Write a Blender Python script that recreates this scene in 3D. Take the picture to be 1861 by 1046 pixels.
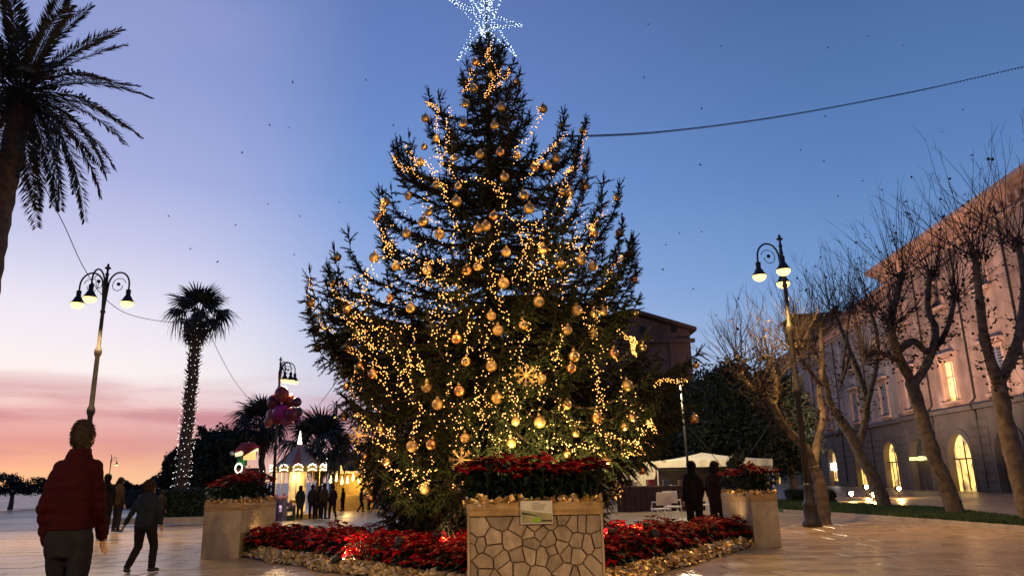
import bpy, bmesh, math, random
import numpy as np
from mathutils import Vector, Matrix, Quaternion, noise as mnoise

for o in list(bpy.data.objects):
    bpy.data.objects.remove(o)
SC = bpy.context.scene
COL = SC.collection
PI = math.pi
R = math.radians

# ------------------------------------------------------------------ camera
FPX, CXP, CYP = 1350.0, 930.5, 523.0           # focal length and centre in photo pixels (1861 x 1046)
CAMH = 1.35
PITCH, ROLL = R(14.34), R(1.15)
_F = Vector((0, math.cos(PITCH), math.sin(PITCH)))
_U0 = Vector((0, -math.sin(PITCH), math.cos(PITCH)))
_R0 = Vector((1, 0, 0))
_R = _R0 * math.cos(ROLL) - _U0 * math.sin(ROLL)
_U = _U0 * math.cos(ROLL) + _R0 * math.sin(ROLL)
CAMP = Vector((0, 0, CAMH))
cam_d = bpy.data.cameras.new('camera')
cam = bpy.data.objects.new('camera', cam_d)
COL.objects.link(cam)
cam_d.sensor_width = 36
cam_d.sensor_fit = 'HORIZONTAL'
cam_d.lens = FPX / 1861 * 36
cam_d.clip_end = 8000
cam_d.clip_start = 0.1
M = Matrix.Identity(4)
for i in range(3):
    M[i][0], M[i][1], M[i][2], M[i][3] = _R[i], _U[i], -_F[i], CAMP[i]
cam.matrix_world = M
SC.camera = cam

def ray(px, py):
    return _F + _R * ((px - CXP) / FPX) + _U * ((CYP - py) / FPX)
def P(px, py, Y):                                # the point seen at a photo pixel on the plane y = Y
    d = ray(px, py)
    return CAMP + d * (Y / d.y)
def G(px, py, z=0.0):                            # the ground point seen at a photo pixel
    d = ray(px, py)
    return CAMP + d * ((z - CAMH) / d.z)
def PXM(Y):                                      # photo pixels per metre near eye level
    return FPX / Y

# ------------------------------------------------------------------ world: dusk sky
SUNDIR = Vector((math.sin(R(-36)), math.cos(R(-36)), 0))
w = bpy.data.worlds.new('World')
SC.world = w
w.use_nodes = True
nt = w.node_tree
nt.nodes.clear()
def N(t, **k):
    n = nt.nodes.new(t)
    for a, b in k.items():
        setattr(n, a, b)
    return n
def L(a, b):
    nt.links.new(a, b)
def MATH(op, a, b=None, c=None, clamp=False):
    n = N('ShaderNodeMath', operation=op, use_clamp=clamp)
    for i, v in enumerate((a, b, c)):
        if v is None:
            continue
        if isinstance(v, (int, float)):
            n.inputs[i].default_value = v
        else:
            L(v, n.inputs[i])
    return n.outputs[0]
def srgb(r, g, b):
    f = lambda c: (c / 12.92 if c <= .04045 else ((c + .055) / 1.055) ** 2.4)
    return (f(r / 255), f(g / 255), f(b / 255), 1)
def RAMP(fac, stops, interp='LINEAR'):
    n = N('ShaderNodeValToRGB')
    cr = n.color_ramp
    cr.interpolation = interp
    while len(cr.elements) > 1:
        cr.elements.remove(cr.elements[-1])
    cr.elements[0].position = stops[0][0]
    cr.elements[0].color = stops[0][1]
    for p, c in stops[1:]:
        e = cr.elements.new(p)
        e.color = c
    L(fac, n.inputs[0])
    return n.outputs[0]
tc = N('ShaderNodeTexCoord')
sx = N('ShaderNodeSeparateXYZ')
L(tc.outputs['Generated'], sx.inputs[0])
X_, Y_, Z_ = sx.outputs
hl = MATH('SQRT', MATH('ADD', MATH('MULTIPLY', X_, X_), MATH('ADD', MATH('MULTIPLY', Y_, Y_), 1e-5)))
west = MATH('DIVIDE', MATH('ADD', MATH('MULTIPLY', X_, SUNDIR.x), MATH('MULTIPLY', Y_, SUNDIR.y)), hl)
el = MATH('MAXIMUM', Z_, 0.0)
east_c = RAMP(el, [(0, srgb(168, 178, 205)), (.12, srgb(150, 182, 222)), (.25, srgb(112, 152, 208)), (.37, srgb(92, 130, 190)),
                   (.58, srgb(70, 102, 158)), (1, srgb(46, 68, 116))])
mid_c = RAMP(el, [(0, srgb(214, 176, 178)), (.06, srgb(206, 184, 205)), (.13, srgb(200, 206, 234)), (.22, srgb(158, 184, 234)), (.36, srgb(118, 156, 218)),
                  (.47, srgb(106, 138, 203)), (.6, srgb(96, 122, 186)), (1, srgb(46, 68, 116))])
west_c = RAMP(el, [(0, srgb(250, 204, 150)), (.022, srgb(240, 184, 150)), (.05, srgb(216, 152, 152)), (.085, srgb(235, 190, 190)), (.125, srgb(255, 247, 246)),
                   (.2, srgb(240, 236, 250)), (.28, srgb(202, 206, 240)), (.36, srgb(172, 180, 229)), (.47, srgb(148, 162, 216)),
                   (.6, srgb(128, 146, 204)), (1, srgb(46, 68, 116))])
def MIX(fac, a, b, mode='MIX'):
    n = N('ShaderNodeMix', data_type='RGBA', blend_type=mode)
    if isinstance(fac, (int, float)):
        n.inputs[0].default_value = fac
    else:
        L(fac, n.inputs[0])
    for i, v in ((6, a), (7, b)):
        if isinstance(v, tuple):
            n.inputs[i].default_value = v
        else:
            L(v, n.inputs[i])
    return n.outputs[2]
def SMOOTH(v, a, b):
    n = N('ShaderNodeMapRange', interpolation_type='SMOOTHSTEP')
    n.inputs[1].default_value, n.inputs[2].default_value = a, b
    L(v, n.inputs[0])
    return n.outputs[0]
dusk_c = RAMP(el, [(0, srgb(96, 100, 128)), (.12, srgb(98, 106, 146)), (.3, srgb(66, 86, 136)), (.6, srgb(48, 68, 116)), (1, srgb(46, 68, 116))])
c0 = MIX(SMOOTH(west, -.45, .42), dusk_c, east_c)
c1 = MIX(SMOOTH(west, .42, .95), c0, mid_c)
c2 = MIX(SMOOTH(west, .90, 1.0), c1, west_c)
# streaky pink cloud bank low over the sunset
mp = N('ShaderNodeMapping')
mp.inputs['Scale'].default_value = (2.2, 2.2, 17)
L(tc.outputs['Generated'], mp.inputs[0])
nz = N('ShaderNodeTexNoise')
nz.inputs['Scale'].default_value = 1.7
nz.inputs['Detail'].default_value = 5
nz.inputs['Roughness'].default_value = .55
L(mp.outputs[0], nz.inputs['Vector'])
band = MATH('MULTIPLY', SMOOTH(Z_, .018, .05), MATH('SUBTRACT', 1.0, SMOOTH(Z_, .085, .15)))
mask = MATH('MULTIPLY', MATH('MULTIPLY', SMOOTH(nz.outputs[0], .36, .62), band), SMOOTH(west, .72, .97))
c3 = MIX(MATH('MULTIPLY', mask, .85), c2, srgb(196, 132, 148))
# very faint high veil
mp2 = N('ShaderNodeMapping')
mp2.inputs['Scale'].default_value = (1.2, 1.2, 3.5)
mp2.inputs['Rotation'].default_value = (0, .25, .4)
L(tc.outputs['Generated'], mp2.inputs[0])
nz2 = N('ShaderNodeTexNoise')
nz2.inputs['Scale'].default_value = 2.2
nz2.inputs['Detail'].default_value = 3
L(mp2.outputs[0], nz2.inputs['Vector'])
c4 = MIX(MATH('MULTIPLY', SMOOTH(nz2.outputs[0], .42, .75), MATH('MULTIPLY', SMOOTH(west, .75, 1.0), .08)), c3, srgb(205, 190, 228))
sky = N('ShaderNodeTexSky', sky_type='NISHITA')
sky.sun_disc = False
sky.sun_elevation = R(0.4)
sky.sun_rotation = R(-36)
sky.altitude = 10
nis = N('ShaderNodeVectorMath', operation='SCALE')
L(sky.outputs[0], nis.inputs[0])
nis.inputs['Scale'].default_value = .012
c5 = MIX(1.0, c4, nis.outputs[0], 'ADD')
bg = N('ShaderNodeBackground')
L(c5, bg.inputs[0])
bg.inputs[1].default_value = .95
wo = N('ShaderNodeOutputWorld')
L(bg.outputs[0], wo.inputs[0])

vs = SC.view_settings
vs.view_transform = 'Standard'
vs.look = 'None'
vs.exposure = 0.0
vs.gamma = 1.0
cy = SC.cycles
cy.use_denoising = True
try:
    cy.denoiser = 'OPENIMAGEDENOISE'
    cy.denoising_input_passes = 'RGB_ALBEDO_NORMAL'
except Exception:
    pass
cy.max_bounces = 6
cy.diffuse_bounces = 2
cy.glossy_bounces = 3
cy.transmission_bounces = 4
cy.transparent_max_bounces = 6
cy.sample_clamp_indirect = 4
cy.caustics_reflective = False
cy.caustics_refractive = False
cy.use_light_tree = True

# ------------------------------------------------------------------ helpers
def mat(name, col, rough=.6, metal=0.0, var=.25, scale=6.0, bump=0.0, bscale=None, emit=None, estr=0.0, rand=0.0, rvar=0.0, spec=.5, coord='Object', trans=0.0, stain=0.0, sscale=1.2):
    m = bpy.data.materials.new(name)
    m.use_nodes = True
    t = m.node_tree
    b = t.nodes['Principled BSDF']
    b.inputs['Roughness'].default_value = rough
    b.inputs['Metallic'].default_value = metal
    b.inputs['Specular IOR Level'].default_value = spec
    if emit:
        b.inputs['Emission Color'].default_value = (*emit, 1)
        b.inputs['Emission Strength'].default_value = estr
    if trans:
        b.inputs['Transmission Weight'].default_value = trans
    tcn = t.nodes.new('ShaderNodeTexCoord')
    n = t.nodes.new('ShaderNodeTexNoise')
    n.inputs['Scale'].default_value = scale
    n.inputs['Detail'].default_value = 4
    t.links.new(tcn.outputs[coord], n.inputs['Vector'])
    mr = t.nodes.new('ShaderNodeMapRange')
    mr.inputs[1].default_value, mr.inputs[2].default_value = .3, .7
    mr.inputs[3].default_value, mr.inputs[4].default_value = 1 - var, 1 + var
    t.links.new(n.outputs[0], mr.inputs[0])
    val = mr.outputs[0]
    if rand:
        oi = t.nodes.new('ShaderNodeObjectInfo')
        r2 = t.nodes.new('ShaderNodeMapRange')
        r2.inputs[3].default_value, r2.inputs[4].default_value = 1 - rand, 1 + rand
        t.links.new(oi.outputs['Random'], r2.inputs[0])
        mu = t.nodes.new('ShaderNodeMath')
        mu.operation = 'MULTIPLY'
        t.links.new(val, mu.inputs[0])
        t.links.new(r2.outputs[0], mu.inputs[1])
        val = mu.outputs[0]
    if stain:
        mpn = t.nodes.new('ShaderNodeMapping')
        mpn.inputs['Scale'].default_value = (1, 1, .35)
        t.links.new(tcn.outputs[coord], mpn.inputs[0])
        ns = t.nodes.new('ShaderNodeTexNoise')
        ns.inputs['Scale'].default_value = sscale
        ns.inputs['Detail'].default_value = 8
        ns.inputs['Roughness'].default_value = .68
        t.links.new(mpn.outputs[0], ns.inputs['Vector'])
        ms = t.nodes.new('ShaderNodeMapRange')
        ms.inputs[1].default_value, ms.inputs[2].default_value = .42, .62
        ms.inputs[3].default_value, ms.inputs[4].default_value = 1 - stain, 1.0
        t.links.new(ns.outputs[0], ms.inputs[0])
        mu = t.nodes.new('ShaderNodeMath')
        mu.operation = 'MULTIPLY'
        t.links.new(val, mu.inputs[0])
        t.links.new(ms.outputs[0], mu.inputs[1])
        val = mu.outputs[0]
    vm = t.nodes.new('ShaderNodeVectorMath')
    vm.operation = 'SCALE'
    vm.inputs[0].default_value = col[:3]
    t.links.new(val, vm.inputs['Scale'])
    t.links.new(vm.outputs[0], b.inputs['Base Color'])
    if rvar:
        n3 = t.nodes.new('ShaderNodeTexNoise')
        n3.inputs['Scale'].default_value = scale * .5
        t.links.new(tcn.outputs[coord], n3.inputs['Vector'])
        m3 = t.nodes.new('ShaderNodeMapRange')
        m3.inputs[1].default_value, m3.inputs[2].default_value = .3, .7
        m3.inputs[3].default_value, m3.inputs[4].default_value = max(.02, rough - rvar), rough + rvar
        t.links.new(n3.outputs[0], m3.inputs[0])
        t.links.new(m3.outputs[0], b.inputs['Roughness'])
    if bump:
        n2 = t.nodes.new('ShaderNodeTexNoise')
        n2.inputs['Scale'].default_value = bscale or scale * 4
        n2.inputs['Detail'].default_value = 5
        t.links.new(tcn.outputs[coord], n2.inputs['Vector'])
        bp = t.nodes.new('ShaderNodeBump')
        bp.inputs['Strength'].default_value = bump
        bp.inputs['Distance'].default_value = .02
        t.links.new(n2.outputs[0], bp.inputs['Height'])
        t.links.new(bp.outputs[0], b.inputs['Normal'])
    return m

def glow(name, col, s, sampling='NONE', vary=0.0, vscale=1.5):
    m = bpy.data.materials.new(name)
    m.use_nodes = True
    b = m.node_tree.nodes['Principled BSDF']
    b.inputs['Base Color'].default_value = (.6, .55, .5, 1)
    b.inputs['Emission Color'].default_value = (*col, 1)
    b.inputs['Emission Strength'].default_value = s
    if vary:
        t = m.node_tree
        tcn = t.nodes.new('ShaderNodeTexCoord')
        vo = t.nodes.new('ShaderNodeTexVoronoi')
        vo.inputs['Scale'].default_value = vscale
        t.links.new(tcn.outputs['Object'], vo.inputs['Vector'])
        n = t.nodes.new('ShaderNodeTexNoise')
        n.inputs['Scale'].default_value = vscale * 1.4
        n.inputs['Detail'].default_value = 4
        t.links.new(tcn.outputs['Object'], n.inputs['Vector'])
        sp_ = t.nodes.new('ShaderNodeSeparateColor')
        t.links.new(vo.outputs['Color'], sp_.inputs[0])
        ad = t.nodes.new('ShaderNodeMath')
        ad.operation = 'ADD'
        t.links.new(sp_.outputs[0], ad.inputs[0])
        t.links.new(n.outputs[0], ad.inputs[1])
        mr = t.nodes.new('ShaderNodeMapRange')
        mr.inputs[1].default_value, mr.inputs[2].default_value = .45, 1.3
        mr.inputs[3].default_value, mr.inputs[4].default_value = s * (1 - vary), s * (1 + vary)
        t.links.new(ad.outputs[0], mr.inputs[0])
        t.links.new(mr.outputs[0], b.inputs['Emission Strength'])
    try:
        m.cycles.emission_sampling = sampling
    except Exception:
        pass
    return m

class MB:
    def __init__(s):
        s.v, s.f = [], []
    def add(s, vs, fs):
        k = len(s.v)
        s.v += [tuple(p) for p in vs]
        s.f += [tuple(i + k for i in f) for f in fs]
        return s
    def box(s, c, d, rz=0, tilt=None):
        hx, hy, hz = d[0] / 2, d[1] / 2, d[2] / 2
        m = Matrix.Rotation(rz, 3, 'Z')
        if tilt is not None:
            m = m @ tilt
        vs = [Vector(c) + m @ Vector((x, y, z)) for x in (-hx, hx) for y in (-hy, hy) for z in (-hz, hz)]
        return s.add(vs, [(0, 1, 3, 2), (4, 6, 7, 5), (0, 4, 5, 1), (2, 3, 7, 6), (0, 2, 6, 4), (1, 5, 7, 3)])
    def tube(s, pts, rad, n=6, caps=True):
        pts = [Vector(p) for p in pts]
        if isinstance(rad, (int, float)):
            rad = [rad] * len(pts)
        k = len(s.v)
        up = None
        for i, p in enumerate(pts):
            d = (pts[min(i + 1, len(pts) - 1)] - pts[max(i - 1, 0)])
            if d.length < 1e-9:
                d = Vector((0, 0, 1))
            d.normalize()
            if up is None:
                up = d.orthogonal().normalized()
            else:
                up = (up - d * up.dot(d))
                up = up.normalized() if up.length > 1e-6 else d.orthogonal().normalized()
            sd = d.cross(up)
            for j in range(n):
                a = 2 * PI * j / n
                s.v.append(tuple(p + (up * math.cos(a) + sd * math.sin(a)) * rad[i]))
        for i in range(len(pts) - 1):
            for j in range(n):
                a, b = k + i * n + j, k + i * n + (j + 1) % n
                s.f.append((a, b, b + n, a + n))
        if caps:
            s.f.append(tuple(k + j for j in reversed(range(n))))
            s.f.append(tuple(k + (len(pts) - 1) * n + j for j in range(n)))
        return s
    def lathe(s, prof, n=12, c=(0, 0, 0), axis=None):
        k = len(s.v)
        q = Vector((0, 0, 1)).rotation_difference(Vector(axis)) if axis is not None else Quaternion()
        for r, z in prof:
            for j in range(n):
                a = 2 * PI * j / n
                s.v.append(tuple(Vector(c) + q @ Vector((r * math.cos(a), r * math.sin(a), z))))
        for i in range(len(prof) - 1):
            for j in range(n):
                a, b = k + i * n + j, k + i * n + (j + 1) % n
                s.f.append((a, b, b + n, a + n))
        s.f.append(tuple(k + j for j in reversed(range(n))))
        s.f.append(tuple(k + (len(prof) - 1) * n + j for j in range(n)))
        return s
    def ball(s, c, r, n=8, m=6, sc=(1, 1, 1)):
        prof = [(max(1e-4, math.sin(PI * i / m)), -math.cos(PI * i / m)) for i in range(m + 1)]
        k = len(s.v)
        s.lathe(prof, n)
        for i in range(k, len(s.v)):
            p = s.v[i]
            s.v[i] = (c[0] + p[0] * r * sc[0], c[1] + p[1] * r * sc[1], c[2] + p[2] * r * sc[2])
        return s
    def octa(s, c, r):
        x, y, z = c
        return s.add([(x + r, y, z), (x, y + r, z), (x - r, y, z), (x, y - r, z), (x, y, z + r), (x, y, z - r)],
                     [(0, 1, 4), (1, 2, 4), (2, 3, 4), (3, 0, 4), (1, 0, 5), (2, 1, 5), (3, 2, 5), (0, 3, 5)])
    def prism(s, poly, fr, to):           # poly: points in 3D, extruded by vector (to - fr)
        n = len(poly)
        d = Vector(to) - Vector(fr)
        vs = [Vector(p) for p in poly] + [Vector(p) + d for p in poly]
        fs = [tuple(reversed(range(n))), tuple(range(n, 2 * n))] + [(i, (i + 1) % n, n + (i + 1) % n, n + i) for i in range(n)]
        return s.add(vs, fs)
    def mesh(s, name, smooth=False):
        me = bpy.data.meshes.new(name)
        me.from_pydata(s.v, [], s.f)
        if smooth:
            me.polygons.foreach_set('use_smooth', [True] * len(me.polygons))
        me.update()
        return me
    def build(s, name, m, parent=None, smooth=False):
        return link(name, s.mesh(name, smooth), m, parent)

def link(name, me, m=None, parent=None):
    o = bpy.data.objects.new(name, me)
    COL.objects.link(o)
    if m is not None and me is not None and len(me.materials) == 0:
        me.materials.append(m)
    if parent is not None:
        o.parent = parent
    return o
def npmesh(name, V, Fa, m, parent=None, smooth=False):          # V (n,3), Fa (k,3|4) numpy
    me = bpy.data.meshes.new(name)
    V = np.asarray(V, dtype=np.float32)
    Fa = np.asarray(Fa, dtype=np.int32)
    me.vertices.add(len(V))
    me.vertices.foreach_set('co', V.ravel())
    k = Fa.shape[1]
    me.loops.add(Fa.size)
    me.loops.foreach_set('vertex_index', Fa.ravel())
    me.polygons.add(len(Fa))
    me.polygons.foreach_set('loop_start', np.arange(0, Fa.size, k, dtype=np.int32))
    if smooth:
        me.polygons.foreach_set('use_smooth', np.ones(len(Fa), dtype=bool))
    me.update(calc_edges=True)
    me.validate()
    return link(name, me, m, parent)
def tag(o, label, cat, group=None, kind=None):
    if label:
        o['label'] = label
    if cat:
        o['category'] = cat
    if group:
        o['group'] = group
    if kind:
        o['kind'] = kind
    return o
def thing(name, label, cat, loc=(0, 0, 0), rz=0, group=None):
    o = bpy.data.objects.new(name, None)
    COL.objects.link(o)
    o.empty_display_size = .1
    o.location = loc
    o.rotation_euler = (0, 0, rz)
    return tag(o, label, cat, group)
def struct(o):
    o['kind'] = 'structure'
    return o
def dup(root, loc=None, rz=None, label=None, scale=None):
    r = root.copy()
    COL.objects.link(r)
    for ch in list(root.children):
        c = ch.copy()
        COL.objects.link(c)
        c.parent = r
        for g in ch.children:
            d = g.copy()
            COL.objects.link(d)
            d.parent = c
    if loc is not None:
        r.location = loc
    if rz is not None:
        r.rotation_euler = (0, 0, rz)
    if scale is not None:
        r.scale = (scale,) * 3
    if label:
        r['label'] = label
    return r
def point_light(name, loc, power, col, radius, parent=None):
    l = bpy.data.lights.new(name, 'POINT')
    l.energy = power
    l.color = col
    l.shadow_soft_size = radius
    o = bpy.data.objects.new(name, l)
    COL.objects.link(o)
    o.location = loc
    if parent is not None:
        o.parent = parent
    return o
def spot_light(name, loc, target, power, col, ang, parent=None, radius=.05, blend=.6):
    l = bpy.data.lights.new(name, 'SPOT')
    l.energy = power
    l.color = col
    l.spot_size = ang
    l.spot_blend = blend
    l.shadow_soft_size = radius
    o = bpy.data.objects.new(name, l)
    COL.objects.link(o)
    o.location = loc
    o.rotation_euler = (Vector(target) - Vector(loc)).to_track_quat('-Z', 'Y').to_euler()
    if parent is not None:
        o.parent = parent
    return o
ORD = ['first', 'second', 'third', 'fourth', 'fifth', 'sixth', 'seventh', 'eighth', 'ninth', 'tenth', 'eleventh', 'twelfth', 'thirteenth', 'fourteenth',
       'fifteenth', 'sixteenth', 'seventeenth', 'eighteenth', 'nineteenth', 'twentieth', 'twenty-first', 'twenty-second', 'twenty-third', 'twenty-fourth',
       'twenty-fifth', 'twenty-sixth', 'twenty-seventh', 'twenty-eighth', 'twenty-ninth', 'thirtieth']
def catenary(a, b, sag, n=24):
    a, b = Vector(a), Vector(b)
    return [a.lerp(b, i / n) - Vector((0, 0, sag * 4 * (i / n) * (1 - i / n))) for i in range(n + 1)]
def sstep(a, b, x):
    t = max(0, min(1, (x - a) / (b - a)))
    return t * t * (3 - 2 * t)
def gz(x, y):                                   # the square falls away gently towards the promenade, left of the tree
    return -.6 * sstep(24, 44, y) * sstep(3, -3, x)

# ------------------------------------------------------------------ materials
m_slab = mat('limestone paving', (.415, .305, .165), .30, var=.10, scale=1.1, bump=.03, bscale=60, rand=.05, stain=.10, sscale=3.2, rvar=.1, coord='Object')
m_joint = mat('dark joint grit', (.20, .165, .125), .85, var=.3, scale=20)
m_stone = mat('cladding stone', (.40, .325, .235), .7, var=.22, scale=5, bump=.6, bscale=24, rand=.28, stain=.3, sscale=7)
m_mortar = mat('brown mortar', (.21, .15, .09), .9, var=.3, scale=14)
m_lime = mat('dressed limestone', (.47, .385, .255), .7, var=.16, scale=3, bump=.3, bscale=30, stain=.35, sscale=2.4)
m_band = mat('tan ribbon cloth', (.36, .24, .10), .5, var=.3, scale=7, bump=.3, bscale=9)
m_foil = mat('gold foil', (.80, .58, .26), .38, metal=.75, var=.35, scale=9)
m_chip = mat('gold sprayed bark chips', (.52, .40, .23), .5, metal=.3, var=.45, scale=11)
m_soil = mat('potting soil', (.035, .026, .018), .95, var=.4, scale=12)
m_bract = mat('red poinsettia bracts', (.26, .0014, .005), .7, var=.5, scale=9, rand=.45, spec=.08)
m_pleaf = mat('poinsettia leaves', (.012, .026, .010), .55, var=.4, scale=9, rand=.2, spec=.3)
m_iron = mat('dark green cast iron', (.030, .027, .022), .5, metal=.1, var=.3, scale=8)
m_black = mat('black painted metal', (.02, .02, .02), .45, metal=.3, var=.2)
m_globe = glow('lit warm globe', (1, .64, .17), 3.4)
m_wire = mat('cable rubber', (.02, .02, .022), .6)
m_bulb = glow('warm string bulbs', (1, .41, .08), 4.4)
m_bulbw = glow('cool white star bulbs', (.66, .84, 1), 3.2)
m_bulbp = glow('white trunk bulbs', (1, .93, .85), 3.2)
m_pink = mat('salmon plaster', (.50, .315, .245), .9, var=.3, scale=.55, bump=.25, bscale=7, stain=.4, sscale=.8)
m_pale = mat('pale pink plaster', (.56, .44, .37), .9, var=.35, scale=.5, bump=.25, bscale=7, stain=.4, sscale=.8)
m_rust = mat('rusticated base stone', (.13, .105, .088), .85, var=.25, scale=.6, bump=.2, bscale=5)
m_trim = mat('carved cornice stone', (.58, .36, .28), .8, var=.25, scale=.9)
m_glassd = mat('dark window glass', (.05, .06, .08), .12, var=.2, spec=.8)
m_shut = mat('grey blue shutters', (.22, .25, .33), .6, var=.2)
m_litw = glow('lit shop window', (1, .58, .12), 1.1, vary=.85, vscale=1.6)
m_litw2 = glow('lit white sign', (.95, .97, 1), 2.2)
m_lity = glow('yellow light strip', (1, .86, .22), 1.8)
m_frame = mat('dark wood frames', (.06, .04, .03), .6)
m_brown = mat('brown church brick', (.17, .105, .085), .9, var=.3, scale=.5, bump=.2, bscale=5)
m_roof = mat('clay roof tiles', (.15, .085, .06), .85, var=.3, scale=1.5)
m_grass = mat('lawn grass', (.035, .07, .018), .8, var=.5, scale=3)
m_hedge = mat('clipped hedge leaves', (.022, .038, .017), .7, var=.5, scale=5)
m_leafd = mat('dark evergreen leaves', (.018, .030, .015), .65, var=.6, scale=1.2)
m_bark = mat('plane tree bark', (.13, .098, .066), .9, var=.5, scale=6, bump=.8, bscale=16)
m_twig = mat('bare twigs', (.035, .026, .024), .9, var=.3)
m_leafb = mat('dry brown leaves', (.042, .023, .013), .8, var=.5, scale=4)
m_needle = mat('spruce needles', (.021, .027, .011), .7, spec=.25, var=.5, scale=2.2)
m_spbark = mat('spruce bark', (.07, .045, .03), .9, var=.3, scale=8)
m_palm = mat('palm fronds', (.030, .036, .028), .6, var=.4, scale=3, rand=.25)
m_palmt = mat('palm trunk fibre', (.12, .09, .065), .95, var=.4, scale=8, bump=.3)
m_dry = mat('dry hanging fronds', (.085, .062, .045), .85, var=.4, scale=5)
m_cloth = mat('cream tent fabric', (.82, .73, .54), .75, var=.08, scale=3, bump=.1, bscale=8)
m_white = mat('white plastic', (.75, .72, .66), .5, var=.08)
m_concrete = mat('pale kerb stone', (.36, .31, .27), .8, var=.2, scale=3)

# ------------------------------------------------------------------ ground
xs = [-2500, -800, -300, -120, -60, -40] + [x for x in range(-30, 31, 2)] + [40, 60, 120, 300, 800, 2500]
ys = [-2500, -600, -100, -30, -10] + [y for y in range(0, 60, 2)] + [70, 90, 120, 200, 400, 900, 3000]
gm = MB()
for y in ys:
    for x in xs:
        gm.v.append((x, y, gz(x, y) - .028))
nx = len(xs)
for j in range(len(ys) - 1):
    for i in range(nx - 1):
        gm.f.append((j * nx + i, j * nx + i + 1, (j + 1) * nx + i + 1, (j + 1) * nx + i))
# far paving: joints given by the material, the near slabs are geometry
m_far = mat('far paving', (.39, .29, .165), .36, var=.14, scale=.7, bump=.08, bscale=12, rvar=.1)
t = m_far.node_tree
pb = t.nodes['Principled BSDF']
src = pb.inputs['Base Color'].links[0].from_socket
bt = t.nodes.new('ShaderNodeTexBrick')
bt.inputs['Scale'].default_value = 1
bt.inputs['Brick Width'].default_value = 1.2
bt.inputs['Row Height'].default_value = .8
bt.inputs['Mortar Size'].default_value = .012
bt.inputs['Color1'].default_value = (1, 1, 1, 1)
bt.inputs['Color2'].default_value = (.86, .86, .86, 1)
bt.inputs['Mortar'].default_value = (.4, .4, .4, 1)
tcn = t.nodes.new('ShaderNodeTexCoord')
t.links.new(tcn.outputs['Object'], bt.inputs['Vector'])
mx = t.nodes.new('ShaderNodeMix')
mx.data_type = 'RGBA'
mx.blend_type = 'MULTIPLY'
mx.inputs[0].default_value = 1
t.links.new(src, mx.inputs[6])
t.links.new(bt.outputs['Color'], mx.inputs[7])
t.links.new(mx.outputs[2], pb.inputs['Base Color'])
ground = struct(gm.build('ground', m_far))

# flower bed outline (between the planters)
FP_Y = 9.4
fl, fr_ = P(849, 906, FP_Y), P(1094, 906, FP_Y)
FPX0, FPX1 = fl.x, fr_.x
PL_X0, PL_X1 = G(367, 1014).x, G(431, 1014).x
PL_Y = G(400, 1014).y
PR_X0, PR_X1 = G(1371, 993).x, G(1423, 993).x
PR_Y = G(1397, 993).y
E_L0, E_L1 = Vector((PL_X1, PL_Y + .15, 0)), Vector((FPX0, FP_Y + .12, 0))
E_R0, E_R1 = Vector((FPX1, FP_Y + .25, 0)), Vector((PR_X0, PR_Y + .15, 0))
TX, TY = P(898, 880, 14.2).x, 14.2
BED = [E_L1 + Vector((0, .2, 0)), E_R0 + Vector((0, .1, 0)), E_R1, Vector((PR_X0 - .1, PR_Y + 2.4, 0)), Vector((TX + 1.4, 18.8, 0)), Vector((TX - 1.4, 18.8, 0)),
       Vector((PL_X1 + .1, PL_Y + 2.4, 0)), E_L0]
def in_poly(x, y, poly):
    c = False
    n = len(poly)
    for i in range(n):
        a, b = poly[i], poly[(i + 1) % n]
        if (a.y > y) != (b.y > y) and x < (b.x - a.x) * (y - a.y) / (b.y - a.y) + a.x:
            c = not c
    return c
bedm = MB()
bedm.prism([(p.x, p.y, -.02) for p in BED], (0, 0, 0), (0, 0, .06))
struct(bedm.build('flower_bed_soil', m_soil))

# near slabs, each a stone of its own
paving = struct(thing('stone_paving', None, None))
rng = random.Random(4)
def slab_mesh(w, d, k):
    b = MB()
    e = .008
    h = .035
    for z, i in ((-h, 0), (-e, 0), (0, e)):
        for sx_, sy_ in ((-1, -1), (1, -1), (1, 1), (-1, 1)):
            b.v.append((sx_ * (w / 2 - i), sy_ * (d / 2 - i), z))
    for l in (0, 4):
        for j in range(4):
            b.f.append((l + j, l + (j + 1) % 4, l + 4 + (j + 1) % 4, l + 4 + j))
    b.f.append((8, 9, 10, 11))
    me = b.mesh('slab')
    me.materials.append(m_slab)
    return me
SW, SD = 1.2, .8
slab_me = slab_mesh(SW - .016, SD - .016, 0)
cand = []
row = 0
y = 6.9
while y < 20.6:
    off = (row % 2) * .6 + rng.uniform(-.1, .1)
    i0 = int(-16 / SW)
    for i in range(i0, -i0 + 1):
        x = i * SW + off
        if abs(x) > .74 * (y + .4) + .6:
            continue
        ins = sum(in_poly(x + a * .6, y + b * .4, BED) for a in (-1, 1) for b in (-1, 1))
        if ins == 4:
            continue
        cand.append((x, y))
    y += SD
    row += 1
cand.sort(key=lambda c: c[0] ** 2 + c[1] ** 2)
for x, y in cand[:296]:
    o = link('slab', slab_me, None, paving)
    o.location = (x, y, rng.uniform(-.0035, .0025))
    o.rotation_euler = (rng.uniform(-.0007, .0007), rng.uniform(-.0007, .0007), (PI if rng.random() < .5 else 0))
rest = MB()
for x, y in cand[296:]:
    rest.box((x, y, -.018 + rng.uniform(-.002, .002)), (SW - .012, SD - .012, .035))
if rest.v:
    ro = rest.build('far_slabs', m_slab, paving)
    ro['kind'] = 'stuff'

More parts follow.
